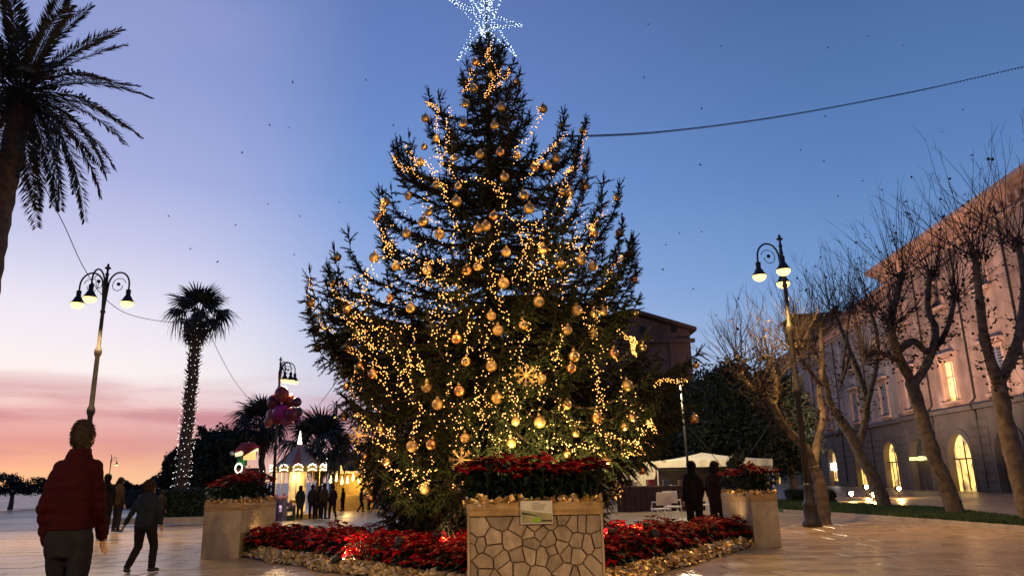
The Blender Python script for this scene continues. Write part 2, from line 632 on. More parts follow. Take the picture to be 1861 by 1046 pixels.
# lawn strip on the right, with its kerb
LW = [G(1425, 930), G(1560, 939), G(1717, 951), G(1900, 966), G(2050, 975)]
bk = 11.0
lawn = MB()
front = [(p.x, p.y) for p in LW]
for x, y in front:
    lawn.v += [(x, y, -.02), (x, y, .09), (x + 2.2, y + bk, .09), (x + 2.2, y + bk, -.02)]
for i in range(len(front) - 1):
    for j in range(3):
        a = i * 4 + j
        lawn.f.append((a, a + 4, a + 5, a + 1))
lawn.f += [(0, 1, 2, 3), tuple((len(front) - 1) * 4 + j for j in (3, 2, 1, 0))]
struct(lawn.build('lawn', m_grass))
kerb = MB()
for i in range(len(front) - 1):
    a, b = Vector((*front[i], 0)), Vector((*front[i + 1], 0))
    d = (b - a)
    n = int(d.length / .9)
    for k in range(n):
        p = a + d * ((k + .5) / n)
        kerb.box((p.x, p.y - .06, .03), (d.length / n - .012, .1, .14), math.atan2(d.y, d.x))
struct(kerb.build('lawn_kerb', m_concrete))
rn = np.random.default_rng(3)
n = 42000
seg = rn.random(n) * (len(front) - 1)
si = seg.astype(int)
fa = np.array(front)
base = fa[si] + (fa[si + 1] - fa[si]) * (seg - si)[:, None]
dd = rn.random(n) ** 1.6
bx = base[:, 0] + 2.2 * dd + 0
by = base[:, 1] + .03 + (bk - .1) * dd
hh = rn.uniform(.05, .13, n)
ang = rn.random(n) * 2 * PI
lean = rn.normal(0, .03, (n, 2))
wv = .012 + .006 * rn.random(n)
V = np.zeros((n, 3, 3))
V[:, 0] = np.stack([bx - np.cos(ang) * wv, by - np.sin(ang) * wv, np.full(n, .088)], 1)
V[:, 1] = np.stack([bx + np.cos(ang) * wv, by + np.sin(ang) * wv, np.full(n, .088)], 1)
V[:, 2] = np.stack([bx + lean[:, 0], by + lean[:, 1], .088 + hh], 1)
go = npmesh('grass', V.reshape(-1, 3), np.arange(n * 3).reshape(-1, 3), m_grass)
tag(go, 'short dark green grass of the lawn strip before the palace', 'grass', kind='stuff')

# ------------------------------------------------------------------ palace on the right
FA = R(7)
def wall_panel(mb, u0, u1, z0, z1, holes, n0=0.0, depth=.4):
    bm = bmesh.new()
    loops = [[(u0, z0), (u1, z0), (u1, z1), (u0, z1)]] + holes
    edges = []
    for lp in loops:
        vs_ = [bm.verts.new((a, n0, b)) for a, b in lp]
        edges += [bm.edges.new((vs_[i], vs_[(i + 1) % len(vs_)])) for i in range(len(vs_))]
    bmesh.ops.triangle_fill(bm, use_beauty=True, edges=edges)
    bm.verts.index_update()
    vs_ = [v.co[:] for v in bm.verts]
    fs_ = []
    for f in bm.faces:
        ids = [v.index for v in f.verts]
        if f.normal.y < 0:
            ids.reverse()
        fs_.append(tuple(ids))
    bm.free()
    mb.add(vs_, fs_)
    for lp in holes:
        k = len(lp)
        mb.add([(a, n0, b) for a, b in lp] + [(a, n0 - depth, b) for a, b in lp], [(i, k + i, k + (i + 1) % k, (i + 1) % k) for i in range(k)])
def arch(uc, w_, h, z0=0.0, n=10):
    r_ = w_ / 2
    return [(uc - r_, z0), (uc + r_, z0)] + [(uc + r_ * math.cos(PI * i / n), h - r_ + r_ * math.sin(PI * i / n)) for i in range(n + 1)]
def rect(uc, w_, z0, z1):
    return [(uc - w_ / 2, z0), (uc + w_ / 2, z0), (uc + w_ / 2, z1), (uc - w_ / 2, z1)]
def poly_face(mb, lp, n0):
    mb.add([(a, n0, b) for a, b in lp], [tuple(range(len(lp)))])
def ring(mb, lp, n0, wd, out, scale_about=None):
    c = (sum(p[0] for p in lp) / len(lp), sum(p[1] for p in lp) / len(lp))
    k = len(lp)
    def ex(p):
        d = Vector((p[0] - c[0], p[1] - c[1]))
        return p[0] + wd * (1 if d.x > 0 else -1) * min(1, abs(d.x) * 3), p[1] + wd * (1 if d.y > 0 else -1) * min(1, abs(d.y) * 3)
    o_ = [ex(p) for p in lp]
    vs_ = [(a, n0 + .003, b) for a, b in lp] + [(a, n0 + out, b) for a, b in lp] + [(a, n0 + out, b) for a, b in o_] + [(a, n0 + .003, b) for a, b in o_]
    fs_ = []
    for r_ in range(3):
        fs_ += [(r_ * k + i, r_ * k + (i + 1) % k, (r_ + 1) * k + (i + 1) % k, (r_ + 1) * k + i) for i in range(k)]
    mb.add(vs_, fs_)

def palace_block(name, label, org, ang, u0, u1, H, bays, setback, m_up, lits, deep=14, bays_w=2.9, orange=None):
    root = thing(name, label, 'building', org, PI / 2 - ang)
    n0 = -setback
    GF = 4.9
    base, up = MB(), MB()
    edges = [u0] + [(bays[i] + bays[i + 1]) / 2 for i in range(len(bays) - 1)] + [u1]
    openings = []
    for i, uc in enumerate(bays):
        a = arch(uc, bays_w, 3.6, -.1)
        wn = rect(uc, 1.7, 5.7, 8.3)
        w2 = rect(uc, 1.5, H - 5.0, H - 3.4)
        wall_panel(base, edges[i], edges[i + 1], -.7, GF, [a], n0 + .12)
        wall_panel(up, edges[i], edges[i + 1], GF, H, [wn, w2], n0)
        openings.append((uc, a, wn, w2))
    for mb_, z0, z1, nn in ((base, -.7, GF, n0 + .12), (up, GF, H, n0)):
        for u in (u0, u1):
            mb_.add([(u, nn, z0), (u, n0 - deep, z0), (u, n0 - deep, z1), (u, nn, z1)], [(0, 1, 2, 3)])
    base.add([(u0, n0 + .12, GF), (u1, n0 + .12, GF), (u1, n0, GF), (u0, n0, GF)], [(0, 1, 2, 3)])
    up.add([(u0, n0, H), (u1, n0, H), (u1, n0 - deep, H), (u0, n0 - deep, H)], [(0, 1, 2, 3)])
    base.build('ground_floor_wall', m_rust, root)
    up.build('upper_wall', m_up, root)
    # string course and cornice with corbels
    c = MB()
    c.box(((u0 + u1) / 2, n0 + .16, GF + .17), (u1 - u0 + .3, .4, .26))
    c.build('string_course', m_rust, root)
    co = MB()
    for z, o_, h in ((H - 1.55, .16, .2), (H - .75, .3, .22), (H - .5, .62, .24), (H - .25, .9, .3)):
        co.box(((u0 + u1) / 2, n0 + o_ / 2, z), (u1 - u0 + 2 * o_, o_ + .004, h))
    co.build('cornice', m_trim, root)
    k = int((u1 - u0) / .95)
    cb = MB()
    cb.box((0, 0, 0), (.26, .4, .46))
    cme = cb.mesh('corbel')
    cme.materials.append(m_trim)
    for i in range(k):
        link('corbel', cme, None, root).location = (u0 + (i + .5) * (u1 - u0) / k, n0 + .2, H - 1.1)
    for e_ in edges[1:-1]:                                  # drainpipes between some bays
        dpz = MB()
        dpz.tube([(e_, n0 + .22, .2), (e_, n0 + .22, GF - .1), (e_, n0 + .42, GF + .1), (e_, n0 + .42, GF + .4), (e_, n0 + .1, GF + .7), (e_, n0 + .1, H - .9)], .06, 6)
        dpz.build('drainpipe', m_iron, root)
    for e0, e1 in zip(edges[:-1], edges[1:]):
        mid_ = (e0 + e1) / 2
        for kz in range(8):
            for a_, b_ in ((e0 + .03, mid_ - bays_w / 2 - .36), (mid_ + bays_w / 2 + .36, e1 - .03)):
                if b_ - a_ > .4:
                    rc = MB()
                    rc.box(((a_ + b_) / 2, n0 + .15, .3 + kz * .54), (b_ - a_, .08, .48))
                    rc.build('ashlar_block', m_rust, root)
    for i, (uc, a, wn, w2) in enumerate(openings):
        lit = lits.get(i, None)
        dr = thing_part('arched_window' if lit != 'door' else 'door', root)
        g = MB()
        poly_face(g, a, n0 - .25)
        g.build('pane', {'warm': m_litw, 'sign': m_litw, 'door': m_glassd, None: m_glassd}[lit], dr)
        fr = MB()
        ring(fr, a, n0 + .12, .28, .09)
        fr.build('surround', m_rust, dr)
        bars = MB()
        bars.box((uc, n0 - .2, 1.55), (.07, .06, 3.1))
        bars.box((uc, n0 - .2, 2.0), (bays_w, .06, .09))
        bars.box((uc - bays_w * .28, n0 - .2, 1.0), (.05, .05, 2.1))
        bars.box((uc + bays_w * .28, n0 - .2, 1.0), (.05, .05, 2.1))
        bars.build('glazing_bars', m_frame, dr)
        if lit == 'sign':
            s = MB()
            s.box((uc, n0 + .02, 1.85), (2.5, .12, .75))
            s.build('lit_sign', m_litw2, dr)
            s = MB()
            s.box((uc, n0 - .1, .1), (2.3, .1, .7))
            s.build('counter', m_rust, dr)
        if lit == 'door':
            s = MB()
            s.box((uc, n0 + .2, 2.15), (3.0, .12, .22))
            s.box((uc - .25, n0 + .215, 2.15), (.5, .12, .3))
            s.build('light_strip', m_lity, dr)
            s = MB()
            for q in (-1, 1):
                s.box((uc + q * .62, n0 - .15, .95), (1.15, .07, 2.1))
            s.build('door_leaf', m_frame, dr)
        for wi, wq in ((0, wn), (1, w2)):
            z0_, z1_ = wq[0][1], wq[2][1]
            wroot = thing_part('window', root)
            g = MB()
            poly_face(g, wq, n0 - .28)
            g.build('pane', m_litw if (orange == i and wi == 0) else m_glassd, wroot)
            f = MB()
            ring(f, wq, n0, .2, .1)
            f.box((uc, n0 - .24, (z0_ + z1_) / 2), (.07, .05, z1_ - z0_))
            f.box((uc, n0 - .24, z0_ + (z1_ - z0_) * .62), (wq[1][0] - wq[0][0], .05, .06))
            f.build('frame', m_trim, wroot)
            s = MB()
            s.box((uc, n0 + .16, z0_ - .12), (wq[1][0] - wq[0][0] + .6, .34, .16))
            s.build('sill', m_trim, wroot)
            if wi == 0:
                s = MB()
                s.box((uc, n0 + .2, z1_ + .42), (wq[1][0] - wq[0][0] + .8, .42, .18))
                s.build('hood', m_trim, wroot)
            if wi == 0 and orange != i:
                for q in (-1, 1):
                    s = MB()
                    ww = (wq[1][0] - wq[0][0]) / 2 - .04
                    for kk in range(14):
                        s.box((uc + q * (ww / 2 + .02), n0 - .1, z0_ + .1 + kk * (z1_ - z0_ - .15) / 14), (ww - .14, .02, .1), 0, Matrix.Rotation(.5, 3, 'X'))
                    for ee in (-1, 1):
                        s.box((uc + q * (ww / 2 + .02) + ee * (ww / 2 - .03), n0 - .1, (z0_ + z1_) / 2), (.07, .05, z1_ - z0_ - .04))
                    s.build('shutter', m_shut, wroot)
    return root
def thing_part(name, parent):
    o = bpy.data.objects.new(name, None)
    o.empty_display_size = .1
    COL.objects.link(o)
    o.parent = parent
    return o
O_N, A_N = Vector((29.4, 57.3, 0)), R(3.82)
O_W, A_W = Vector((29.9, 57.5, 0)), R(7.15)
def fac_u(org, ang, px):                       # how far along a facade a photo column meets it
    d = ray(px, 870)
    du = Vector((math.sin(ang), math.cos(ang)))
    # org + u du = s (d.x, d.y)
    det = du.x * -d.y + du.y * d.x
    return (org.x * d.y - org.y * d.x) / det
u_door = fac_u(O_N, A_N, 1682)
palace_block('palace', 'tall salmon pink palace with heavy cornice at the right edge', O_N, A_N, u_door - 27, 0, 17.0, [u_door - 5.6 * k for k in (4, 3, 2, 1, 0)], 0.0, m_pink,
             {4: 'door', 3: 'warm', 2: None, 1: 'warm'}, orange=3)
ub = [fac_u(O_W, A_W, p_) for p_ in (1628, 1572, 1520)]
ub = ub + [ub[-1] + (ub[2] - ub[1]) * k for k in (1, 2, 3, 4)]
print('bays', u_door, ub)
palace_block('palace_wing', 'lower pale pink wing behind the bare plane trees', O_W, A_W, .05, ub[-1] + 4, 15.5, ub, 0, m_pale,
             {0: 'warm', 1: 'warm', 2: 'sign', 4: 'warm', 5: 'warm'})
rb = MB()
pz = P(1437, 640, 80)
rb.box((0, 0, 1.2), (5, 5, 2.4))
rb.box((0, 0, 2.5), (5.6, 5.6, .25))
tow = rb.build('rooftop_room', m_brown)
tow.location = (pz.x + 3.5, 82, 15.5)
tow.rotation_euler = (0, 0, -FA)
tag(tow, 'small brown rooftop room above the far end of the pale wing', 'building')

# church behind the tree
ch = thing('church', 'plain brown brick church with low gable behind the tree', 'building')
CY = 62
cr_ = P(1253, 600, CY)
ca_ = P(1148, 568, CY)
cl_x = 2 * ca_.x - cr_.x - 1.5
b = MB()
b.add([(cl_x, CY, 0), (cr_.x, CY, 0), (cr_.x, CY, cr_.z), (ca_.x, CY, ca_.z - .2), (cl_x, CY, cr_.z),
       (cl_x, CY + 22, 0), (cr_.x, CY + 22, 0), (cr_.x, CY + 22, cr_.z), (ca_.x, CY + 22, ca_.z - .2), (cl_x, CY + 22, cr_.z)],
      [(0, 1, 2, 3, 4), (1, 6, 7, 2), (0, 4, 9, 5), (5, 9, 8, 7, 6)])
b.build('wall', m_brown, ch)
b = MB()
for a, c in (((cl_x - .5, cr_.z - .1), (ca_.x, ca_.z)), ((ca_.x, ca_.z), (cr_.x + .5, cr_.z - .1))):
    b.prism([(a[0], CY - .5, a[1]), (c[0], CY - .5, c[1]), (c[0], CY - .5, c[1] + .3), (a[0], CY - .5, a[1] + .3)], (0, 0, 0), (0, 23, 0))
b.build('roof', m_roof, ch)
b = MB()
b.box(((cl_x + cr_.x) / 2, CY - .2, cr_.z - .9), (cr_.x - cl_x + .6, .5, .3))
b.build('cornice', m_brown, ch)
b = MB()
for k in range(4):
    x = cl_x + (k + .7) * (cr_.x - cl_x) / 4.2
    b.box((x, CY - .02, cr_.z + .15), (.5, .1, .6))
b.box((ca_.x - .7, CY - .05, cr_.z + .7), (.7, .12, .8))
b.build('gable_vents', m_black, ch)
b = MB()
for k in range(3):
    b.box((cr_.x - 1.6 - k * 2.6, CY - .12, (cr_.z - 1) / 2), (.5, .3, cr_.z - 1.1))
b.build('pilasters', m_brown, ch)

# low far buildings beyond the carousel
def far_house(px0, px1, py, Y, m_, label, n=4):
    a, c = P(px0, py, Y), P(px1, py, Y)
    root = thing('low_building', label, 'building')
    bb = MB()
    bb.box(((a.x + c.x) / 2, Y + 4, (a.z - 1) / 2), (c.x - a.x, 8, a.z + 1))
    bb.build('wall', m_, root)
    bb = MB()
    bb.box(((a.x + c.x) / 2, Y + 4, a.z + .12), (c.x - a.x + .6, 8.6, .26))
    bb.build('roof', m_roof, root)
    for k in range(n):
        x = a.x + (k + .5) * (c.x - a.x) / n
        bb = MB()
        bb.box((x, Y - .03, a.z * .5), ((c.x - a.x) / n * .5, .1, a.z * .45))
        bb.build('window', m_litw if k % 2 else m_glassd, root)
    return root
far_house(645, 700, 808, 75, m_brown, 'flat roofed dark building just left of the tree base')
far_house(600, 646, 826, 80, m_pale, 'lower pale building behind the small fan palm', 3)
far_house(1020, 1190, 800, 70, m_brown, 'dim low house glimpsed behind the tree foot', 5)

# ------------------------------------------------------------------ street lamps
WARM = (1, .66, .28)
def lamp_post(name, label, loc, arms, H=7.8, power=330, light=True, col=(1, .64, .27)):
    root = thing(name, label, 'street lamp', loc, group='cast iron street lamps round the square')
    b = MB()
    b.lathe([(.24, 0), (.24, .12), (.19, .16), (.17, .5), (.2, .55), (.13, .62), (.1, .95), (.12, 1.0), (.085, 1.08)], 14)
    b.build('base', m_iron, root, True)
    b = MB()
    pr = [(.08, 1.05), (.07, H - 4.5), (.105, H - 4.42), (.115, H - 4.35), (.105, H - 4.28), (.07, H - 4.2), (.062, H - 2.8), (.095, H - 2.72), (.105, H - 2.65), (.095, H - 2.58),
          (.055, H - 2.5), (.05, H - 1.5), (.08, H - 1.45), (.05, H - 1.38), (.075, H - .9), (.08, H - .75), (.05, H - .6), (.04, H - .35)]
    b.lathe(pr, 12)
    b.build('pole', m_iron, root, True)
    b = MB()
    b.lathe([(.04, H - .35), (.06, H - .3), (.03, H - .24), (.035, H - .14), (.09, H - .12), (.09, H - .09), (.03, H - .06), (.045, H - .03), (.012, H + .04)], 10)
    b.build('finial', m_iron, root, True)
    for az in arms:
        d = Vector((math.cos(az), math.sin(az), 0))
        b = MB()
        pts = [d * .06 + Vector((0, 0, H - .95))]
        for i in range(15):
            a = PI - PI * i / 14 * 1.0
            pts.append(d * (.41 + .33 * math.cos(a)) + Vector((0, 0, H - .66 + .4 * math.sin(a))))
        pts.append(d * .74 + Vector((0, 0, H - .82)))
        b.tube(pts, .026, 7)
        # inner scroll with its boss
        sc_ = [d * (.40 + (.24 - .006 * i) * math.cos(.3 + .33 * i)) + Vector((0, 0, H - .66 + (.24 - .006 * i) * math.sin(.3 + .33 * i))) for i in range(19)]
        b.tube(sc_, .011, 5)
        b.ball(d * .40 + Vector((0, 0, H - .62)), .055, 8, 6)
        arm = b.build('arm', m_iron, root, True)
        c = d * .74 + Vector((0, 0, H - .82))
        b = MB()
        b.lathe([(.05, .02), (.07, 0), (.065, -.16), (.1, -.2), (.13, -.27), (.19, -.35), (.205, -.38), (.19, -.375), (.12, -.28), (.06, -.2)], 14, c)
        b.build('lamp_shade', m_iron, arm, True)
        b = MB()
        b.ball(c + Vector((0, 0, -.385)), .185, 14, 9, (1, 1, .8))
        b.build('globe', m_globe, arm, True)
        if light:
            lo_ = c + Vector((0, 0, -.58))
            spot_light('lamp_light', lo_, lo_ + d * .36 + Vector((0, 0, -1)), power, col, R(140), root, .12, .35)
    return root
def lamp_Y(px, py, H):                       # distance at which a lamp of height H puts its tip at this pixel
    d = ray(px, py)
    tt = (H - CAMH) / d.z
    return CAMP + d * tt
q = lamp_Y(197, 481, 7.8)
lamp_post('street_lamp', 'triple globe street lamp above the man in maroon', (q.x, q.y, 0), [PI + .1, -.1, -PI / 2], power=760)
q = lamp_Y(1416, 428, 7.8)
lamp_post('street_lamp', 'yellow glowing street lamp before the bare plane trees', (q.x, q.y, 0), [PI + .2, -PI / 2 - .35, R(72)], power=820, col=(1, .55, .16))
q = lamp_Y(510, 656, 7.2)
lamp_post('street_lamp', 'street lamp rising behind the balloon bunch', (q.x, q.y, gz(q.x, q.y)), [-.5, .05, -PI * .3], power=300)
q = lamp_Y(612, 728, 7.2)
lamp_post('street_lamp', 'small distant street lamp against the left edge of the tree', (q.x, q.y, gz(q.x, q.y)), [PI - .1, .2, -PI / 2], power=200)
q = P(203, 826, 95)
lamp_post('street_lamp', 'tiny single hook lamp far off beside the man', (q.x, q.y, gz(q.x, q.y)), [0], H=q.z - gz(q.x, q.y), power=60)
# unseen lamps added behind the viewpoint, implied by the planter's warm light
lamp_post('street_lamp', 'unseen street lamp added behind the viewpoint, nearer the palace', (6.5, -4.5, 0), [PI * .5, PI, 0], power=3200, col=(1, .57, .14))
lamp_post('street_lamp', 'unseen street lamp added behind the viewpoint, nearer the sea', (-8.5, -3, 0), [PI * .5, PI, 0], power=1450, col=(1, .60, .22))
# tall floodlight mast behind the gazebo
q = P(1236, 684, 31)
fm = thing('floodlight_mast', 'thin mast with two white floodlights right of the tree', 'lamp', (P(1248, 820, 31).x, 31, 0))
b = MB()
b.tube([(0, 0, 0), (0, 0, 2), (-.06, 0, q.z + .1)], [.06, .05, .035], 8)
b.build('pole', m_iron, fm, True)
for dx, dz in ((-.36, -.06), (-.1, .08)):
    b = MB()
    b.box((dx - .06, -.05, q.z + dz), (.3, .22, .1), 0, Matrix.Rotation(-.35, 3, 'Y'))
    hd = b.build('floodlight', m_black, fm)
    b = MB()
    b.box((dx - .08, -.08, q.z + dz - .07), (.26, .2, .05), 0, Matrix.Rotation(-.35, 3, 'Y'))
    b.build('lens', glow('white flood lens', (1, .95, .75), 6), hd)
point_light('mast_light', (-.35, -.1, q.z - .35), 900, (1, .82, .5), .1, fm)
# low spotlights in front of the palace
for i, (px, py, Y, lb) in enumerate([(1545, 896, 37, 'left ground spotlight glaring on the lawn before the palace'), (1573, 884, 42, 'higher ground spotlight before the middle lit arch'),
                                     (1586, 898, 36, 'whiter ground spotlight between two plane trunks'), (1632, 887, 40, 'right ground spotlight under the lit arch')]):
    c = P(px, py, Y)
    sp = thing('ground_spotlight', lb, 'spotlight', (c.x, c.y, 0), group='ground spotlights by the palace')
    b = MB()
    b.tube([(0, 0, 0), (0, 0, c.z - .1)], .03, 6)
    b.build('stake', m_black, sp)
    b = MB()
    b.lathe([(.1, .14), (.13, -.06), (.15, -.08)], 10, (0, .06, c.z), (0, -1, .0))
    b.build('housing', m_black, sp)
    b = MB()
    b.ball((0, -.1, c.z), .095, 10, 6, (1, .5, 1))
    b.build('lens', glow('spot lens', (1, .62, .2), 220, 'AUTO'), sp)
    point_light('spot_glow', (0, -.3, c.z + .1), 60, (1, .58, .2), .08, sp)
    spot_light('facade_beam', (0, .12, c.z + .2), Vector((11.5, (16, 26, 4, 10)[i], 14.5)), (8000, 8000, 3600, 3600)[i], (1, .68, .48), R(80), sp, .1, .9)

# ------------------------------------------------------------------ planters
def clip_poly(poly, mid, nrm):
    out = []
    for i in range(len(poly)):
        a, c = poly[i], poly[(i + 1) % len(poly)]
        da, dc = (a - mid).dot(nrm), (c - mid).dot(nrm)
        if da <= 0:
            out.append(a)
        if (da < 0) != (dc < 0):
            tt = da / (da - dc)
            out.append(a + (c - a) * tt)
    return out
def crazy_stones(w_, h, n, seed):
    rg = random.Random(seed)
    pts = []
    tries = 0
    while len(pts) < n and tries < 8000:
        tries += 1
        p = Vector((rg.uniform(-w_ / 2, w_ / 2), rg.uniform(0, h)))
        dmin = rg.choice([.08, .12, .17, .2, .23])
        if all((p - o_).length > dmin for o_ in pts):
            pts.append(p)
    res = []
    for i, p in enumerate(pts):
        poly = [Vector((-w_ / 2, 0)), Vector((w_ / 2, 0)), Vector((w_ / 2, h)), Vector((-w_ / 2, h))]
        for j, o_ in enumerate(pts):
            if i == j:
                continue
            d = (o_ - p)
            gap = rg.uniform(.004, .010)
            poly = clip_poly(poly, (p + o_) / 2 - d.normalized() * gap, d)
            if len(poly) < 3:
                break
        if len(poly) >= 3:
            res.append(poly)
    return res
def crumple(mb, a, b, wd, n, rg, size=.07, lift=.05):       # crumpled foil scraps along a line
    a, b = Vector(a), Vector(b)
    for i in range(n):
        c = a.lerp(b, rg.random()) + Vector((rg.uniform(-wd, wd), rg.uniform(-wd, wd), rg.uniform(0, lift)))
        q = Quaternion((rg.uniform(-1, 1), rg.uniform(-1, 1), rg.uniform(-1, 1), rg.uniform(-1, 1))).normalized()
        s = size * rg.uniform(.5, 1.3)
        pts = [q @ Vector((x * s, y * s * .7, (rg.uniform(-.35, .35)) * s)) + c for x, y in ((-1, -.5), (0, -.7), (1, -.4), (1, .5), (0, .6), (-1, .45))]
        mb.add(pts, [(0, 1, 4, 5), (1, 2, 3, 4)])
PH = 1.06
def planter(label, x0, x1, y0, y1, H, stones):
    cx, cy_ = (x0 + x1) / 2, (y0 + y1) / 2
    W, D = x1 - x0, y1 - y0
    root = thing('stone_planter', label, 'planter', (cx, cy_, 0), group='planters round the flower bed')
    fy = -D / 2
    rg = random.Random(int(W * 100))
    b = MB()
    b.box((0, 0, H / 2 - .03), (W - .07, D - .07, H - .06))
    b.build('core', m_mortar if stones else m_lime, root)
    BH = .15                                                     # cloth band round the top
    b = MB()
    n = 26
    for k in range(7):
        zz = H - BH + BH * k / 6
        loop = []
        for side in range(4):
            for i in range(n):
                tt = i / n
                cs = [(-W / 2, -D / 2), (W / 2, -D / 2), (W / 2, D / 2), (-W / 2, D / 2)]
                p, q_ = cs[side], cs[(side + 1) % 4]
                nrm = [(0, -1), (1, 0), (0, 1), (-1, 0)][side]
                o_ = .012 + .012 * math.sin(k * 2.1 + tt * 3) + .008 * mnoise.noise(Vector((tt * 3 + side * 7, k * .9, W)))
                if k in (0, 6):
                    o_ = .004
                loop.append((p[0] + (q_[0] - p[0]) * tt + nrm[0] * o_, p[1] + (q_[1] - p[1]) * tt + nrm[1] * o_, zz))
        b.v += loop
    L4 = 4 * n
    for k in range(6):
        for i in range(L4):
            b.f.append((k * L4 + i, k * L4 + (i + 1) % L4, (k + 1) * L4 + (i + 1) % L4, (k + 1) * L4 + i))
    b.build('cloth_band', m_band, root, True)
    b = MB()
    b.box((0, 0, H - .03), (W - .06, D - .06, .05))
    b.build('soil', m_soil, root)
    b = MB()
    crumple(b, (-W / 2 + .03, -D / 2 + .03, H - .015), (W / 2 - .03, -D / 2 + .03, H - .015), .025, int(60 * W), rg)
    for sx_ in (-1, 1):
        crumple(b, (sx_ * (W / 2 - .03), -D / 2 + .03, H - .015), (sx_ * (W / 2 - .03), D / 2 - .03, H - .015), .025, int(50 * D), rg)
    b.build('gold_foil', m_foil, root)
    FH = H - BH
    if stones:
        b = MB()
        for sx_ in (-1, 1):
            b.box((sx_ * (W / 2 - .014), 0, FH / 2), (.028, D, FH))
        b.box((0, D / 2 - .014, FH / 2), (W - .06, .028, FH))
        b.build('edge_slabs', m_lime, root)
        for poly in crazy_stones(W - .064, FH - .012, 54, 12):
            c = sum(poly, Vector((0, 0))) / len(poly)
            if len(poly) < 3:
                continue
            s = MB()
            k = len(poly)
            th = rg.uniform(.022, .034)
            rot = [p for p in poly]
            o1 = [(p.x, fy + .034, p.y) for p in rot]
            o2 = [(p.x, fy + .034 - th + .008, p.y) for p in rot]
            o3 = [((c + (p - c) * .955).x, fy + .034 - th - rg.uniform(0, .003), (c + (p - c) * .955).y) for p in rot]
            s.add(o1 + o2 + o3, [(r_ * k + i, r_ * k + (i + 1) % k, (r_ + 1) * k + (i + 1) % k, (r_ + 1) * k + i) for r_ in range(2) for i in range(k)] + [tuple(2 * k + i for i in range(k))])
            s.build('stone', m_stone, root)
    else:
        for yy in (-D / 2 + .016, D / 2 - .016):
            b = MB()
            b.box((0, yy, FH / 2), (W, .032, FH))
            b.build('end_slab', m_lime, root)
        for xx in (-W / 2 + .016, W / 2 - .016):
            nseg = 3
            for k in range(nseg):
                b = MB()
                l_ = (D - .07) / nseg
                b.box((xx, -D / 2 + .035 + l_ * (k + .5), FH / 2), (.03, l_ - .006, FH - .004))
                b.build('side_slab', m_lime, root)
    return root
planter('stone clad planter with a sign, front and centre', FPX0, FPX1, FP_Y, FP_Y + .62, PH, True)
planter('smooth limestone planter end left of the flower bed', PL_X0, PL_X1, PL_Y, PL_Y + 2.1, 1.0, False)
planter('smooth limestone planter end right of the flower bed', PR_X0, PR_X1, PR_Y, PR_Y + 2.1, .97, False)

# the notice on the front planter
sg = thing('information_sign', 'small white and green notice fixed to the front planter', 'sign')
sx0, sx1 = P(946, 930, FP_Y - .04).x, P(1004, 930, FP_Y - .04).x
sz0, sz1 = P(975, 951, FP_Y - .04).z, P(975, 909, FP_Y - .04).z
sw, sh = sx1 - sx0, sz1 - sz0
yy = FP_Y - .045
b = MB()
b.box(((sx0 + sx1) / 2, yy, (sz0 + sz1) / 2), (sw, .012, sh))
b.build('board', mat('printed card', (.62, .63, .55), .45, var=.1, scale=6), sg)
b = MB()
def sgp(pts, n_):
    b_ = MB()
    b_.prism([(sx0 + u * sw, yy - .0065, sz0 + v * sh) for u, v in pts], (0, 0, 0), (0, -.002 - .001 * n_, 0))
    return b_
sgp([(.02, .03), (.98, .05), (.98, .42), (.6, .5), (.3, .55), (.02, .62)], 0).build('printed_meadow', mat('olive print', (.30, .30, .15), .5, var=.4, scale=9), sg)
sgp([(.03, .42), (.3, .38), (.5, .32), (.52, .36), (.3, .45), (.03, .52)], 1).build('printed_branch', mat('dark print', (.03, .045, .025), .5), sg)
sgp([(.38, .06), (.62, .08), (.6, .26), (.5, .3), (.4, .22)], 1).build('printed_leaf', mat('lime print', (.22, .5, .02), .5), sg)
sgp([(.66, .1), (.97, .1), (.97, .16), (.66, .17)], 1).build('printed_strip', mat('black print', (.02, .02, .02), .5), sg)
rg = random.Random(2)
for v, u0, u1 in ((.9, .4, .6), (.82, .36, .78), (.75, .38, .74), (.68, .36, .76), (.61, .38, .7)):
    b = MB()
    u = u0
    while u < u1:
        d = rg.uniform(.03, .07)
        b.box((sx0 + (u + d / 2) * sw, yy - .007, sz0 + v * sh), (d * sw, .002, .03 * sh))
        u += d + .012
    b.build('text_line', mat('grey print', (.16, .17, .15), .5), sg)

